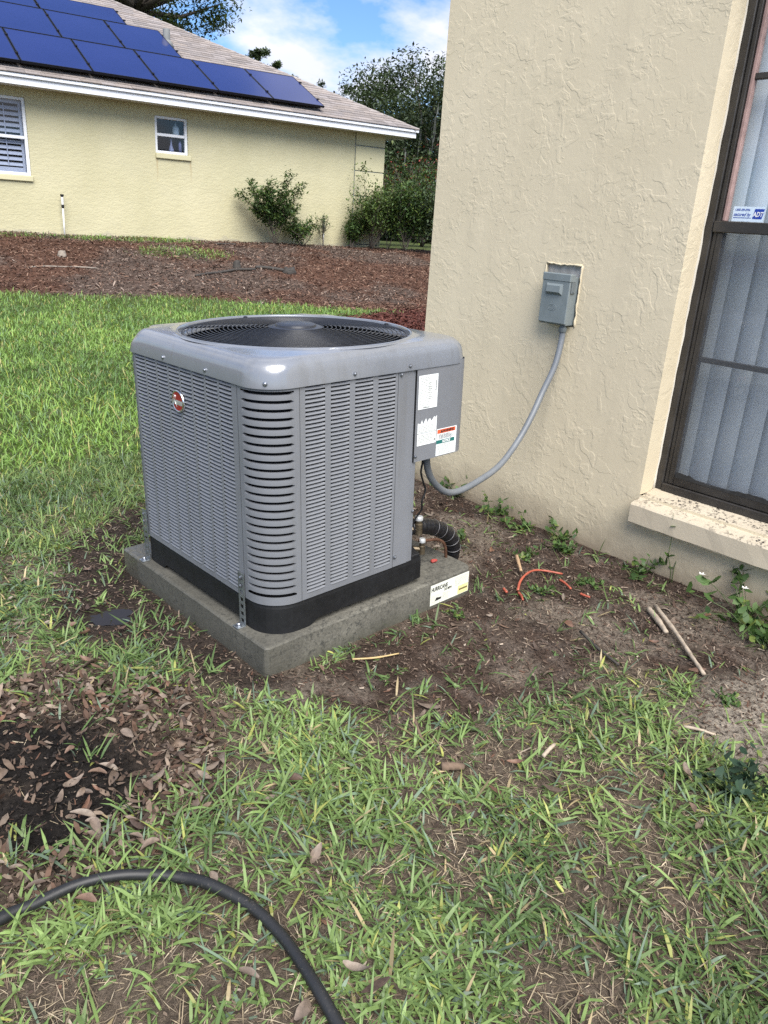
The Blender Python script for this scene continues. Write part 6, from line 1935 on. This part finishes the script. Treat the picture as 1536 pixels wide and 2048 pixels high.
# sprinkler risers on the bank
PVC = simple('white_pvc', (0.72, 0.72, 0.70), .5, 0, .06)
def riser(a, w, top, label, z0=None):
    x, y = on_wall(a, w); z = gz(x, y)
    o = thing('sprinkler_riser', label, 'sprinkler', Matrix.Translation((x, y, z)))
    part('pipe', MB().tube([(0, 0, -.1), (.01, 0, top - .22)], .016, 8), PVC, o, True)
    part('head', MB().lathe([(.018, top - .24), (.026, top - .22), (.026, top - .18), (.02, top - .175)], 10, (.01, 0, 0)), BLK, o)
    part('sleeve', MB().lathe([(.020, top - .175), (.022, top - .05), (.02, top - .045)], 10, (.01, 0, 0)), PVC, o)
    part('nozzle', MB().lathe([(.02, top - .045), (.034, top - .02), (.034, top), (.02, top + .004)], 10, (.01, 0, 0)), BLK, o)
riser(-7.60, .12, .72, 'white sprinkler riser with black head at the yellow wall under the solar panels')
riser(-2.10, .15, .58, 'white sprinkler riser with black head between the shrubs')
# roots, stumps and branches on the bank
def bank_stick(a, w, ln, ang, r, label, m=WOODB, bend=.1):
    x, y = on_wall(a, w)
    P = []
    for k in range(5):
        s = (k / 4 - .5) * ln
        px_ = x + math.cos(ang) * s - math.sin(ang) * bend * ln * math.sin(k / 4 * 3.14); py_ = y + math.sin(ang) * s + math.cos(ang) * bend * ln * math.sin(k / 4 * 3.14)
        P.append((px_, py_, gz(px_, py_) + r * .9))
    o = part('fallen_branch', MB().tube(spline(P, 4), r, 6), m, None, True)
    tag(o, label, 'branch')
GREYW = simple('grey_wood', (0.25, 0.215, 0.18), .9, 0, .3, 30)
bank_stick(-5.7, 3.4, 1.3, .15, .022, 'dark forked root lying across the grey mulch', WOODD)
bank_stick(-8.3, 3.3, 1.0, -.1, .012, 'pale grey branch on the bare part of the bank', GREYW)
bank_stick(-4.7, 3.2, .7, -.5, .03, 'short dark root beside the small stump', WOODD)
bank_stick(-4.7, .9, .5, .1, .018, 'thin dark branch on the red mulch near the wall', WOODD)
for (a, w, r, hgt, lb) in ((-8.15, 2.5, .06, .08, 'hacked grey stump on the left part of the bank'), (-5.35, 3.0, .06, .12, 'small broken stump beside the dark forked root'), (-4.45, 3.25, .12, .07, 'low dark stump at the edge of the grey mulch')):
    x, y = on_wall(a, w)
    q = random.Random(int(r * 100))
    mb = MB().lathe([(r * 1.5, -.06), (r * 1.1, .02), (r * .9, hgt * .7), (r * .7, hgt), (r * .1, hgt * .85)], 9, (0, 0, 0))
    mb.v = [(vx + q.uniform(-.25, .25) * r, vy + q.uniform(-.25, .25) * r, vz + q.uniform(-.15, .3) * r) for vx, vy, vz in mb.v]
    o = part('tree_stump', mb, WOODD if 'dark' in lb else GREYW, None, True, Matrix.Translation((x, y, gz(x, y))))
    tag(o, lb, 'stump')
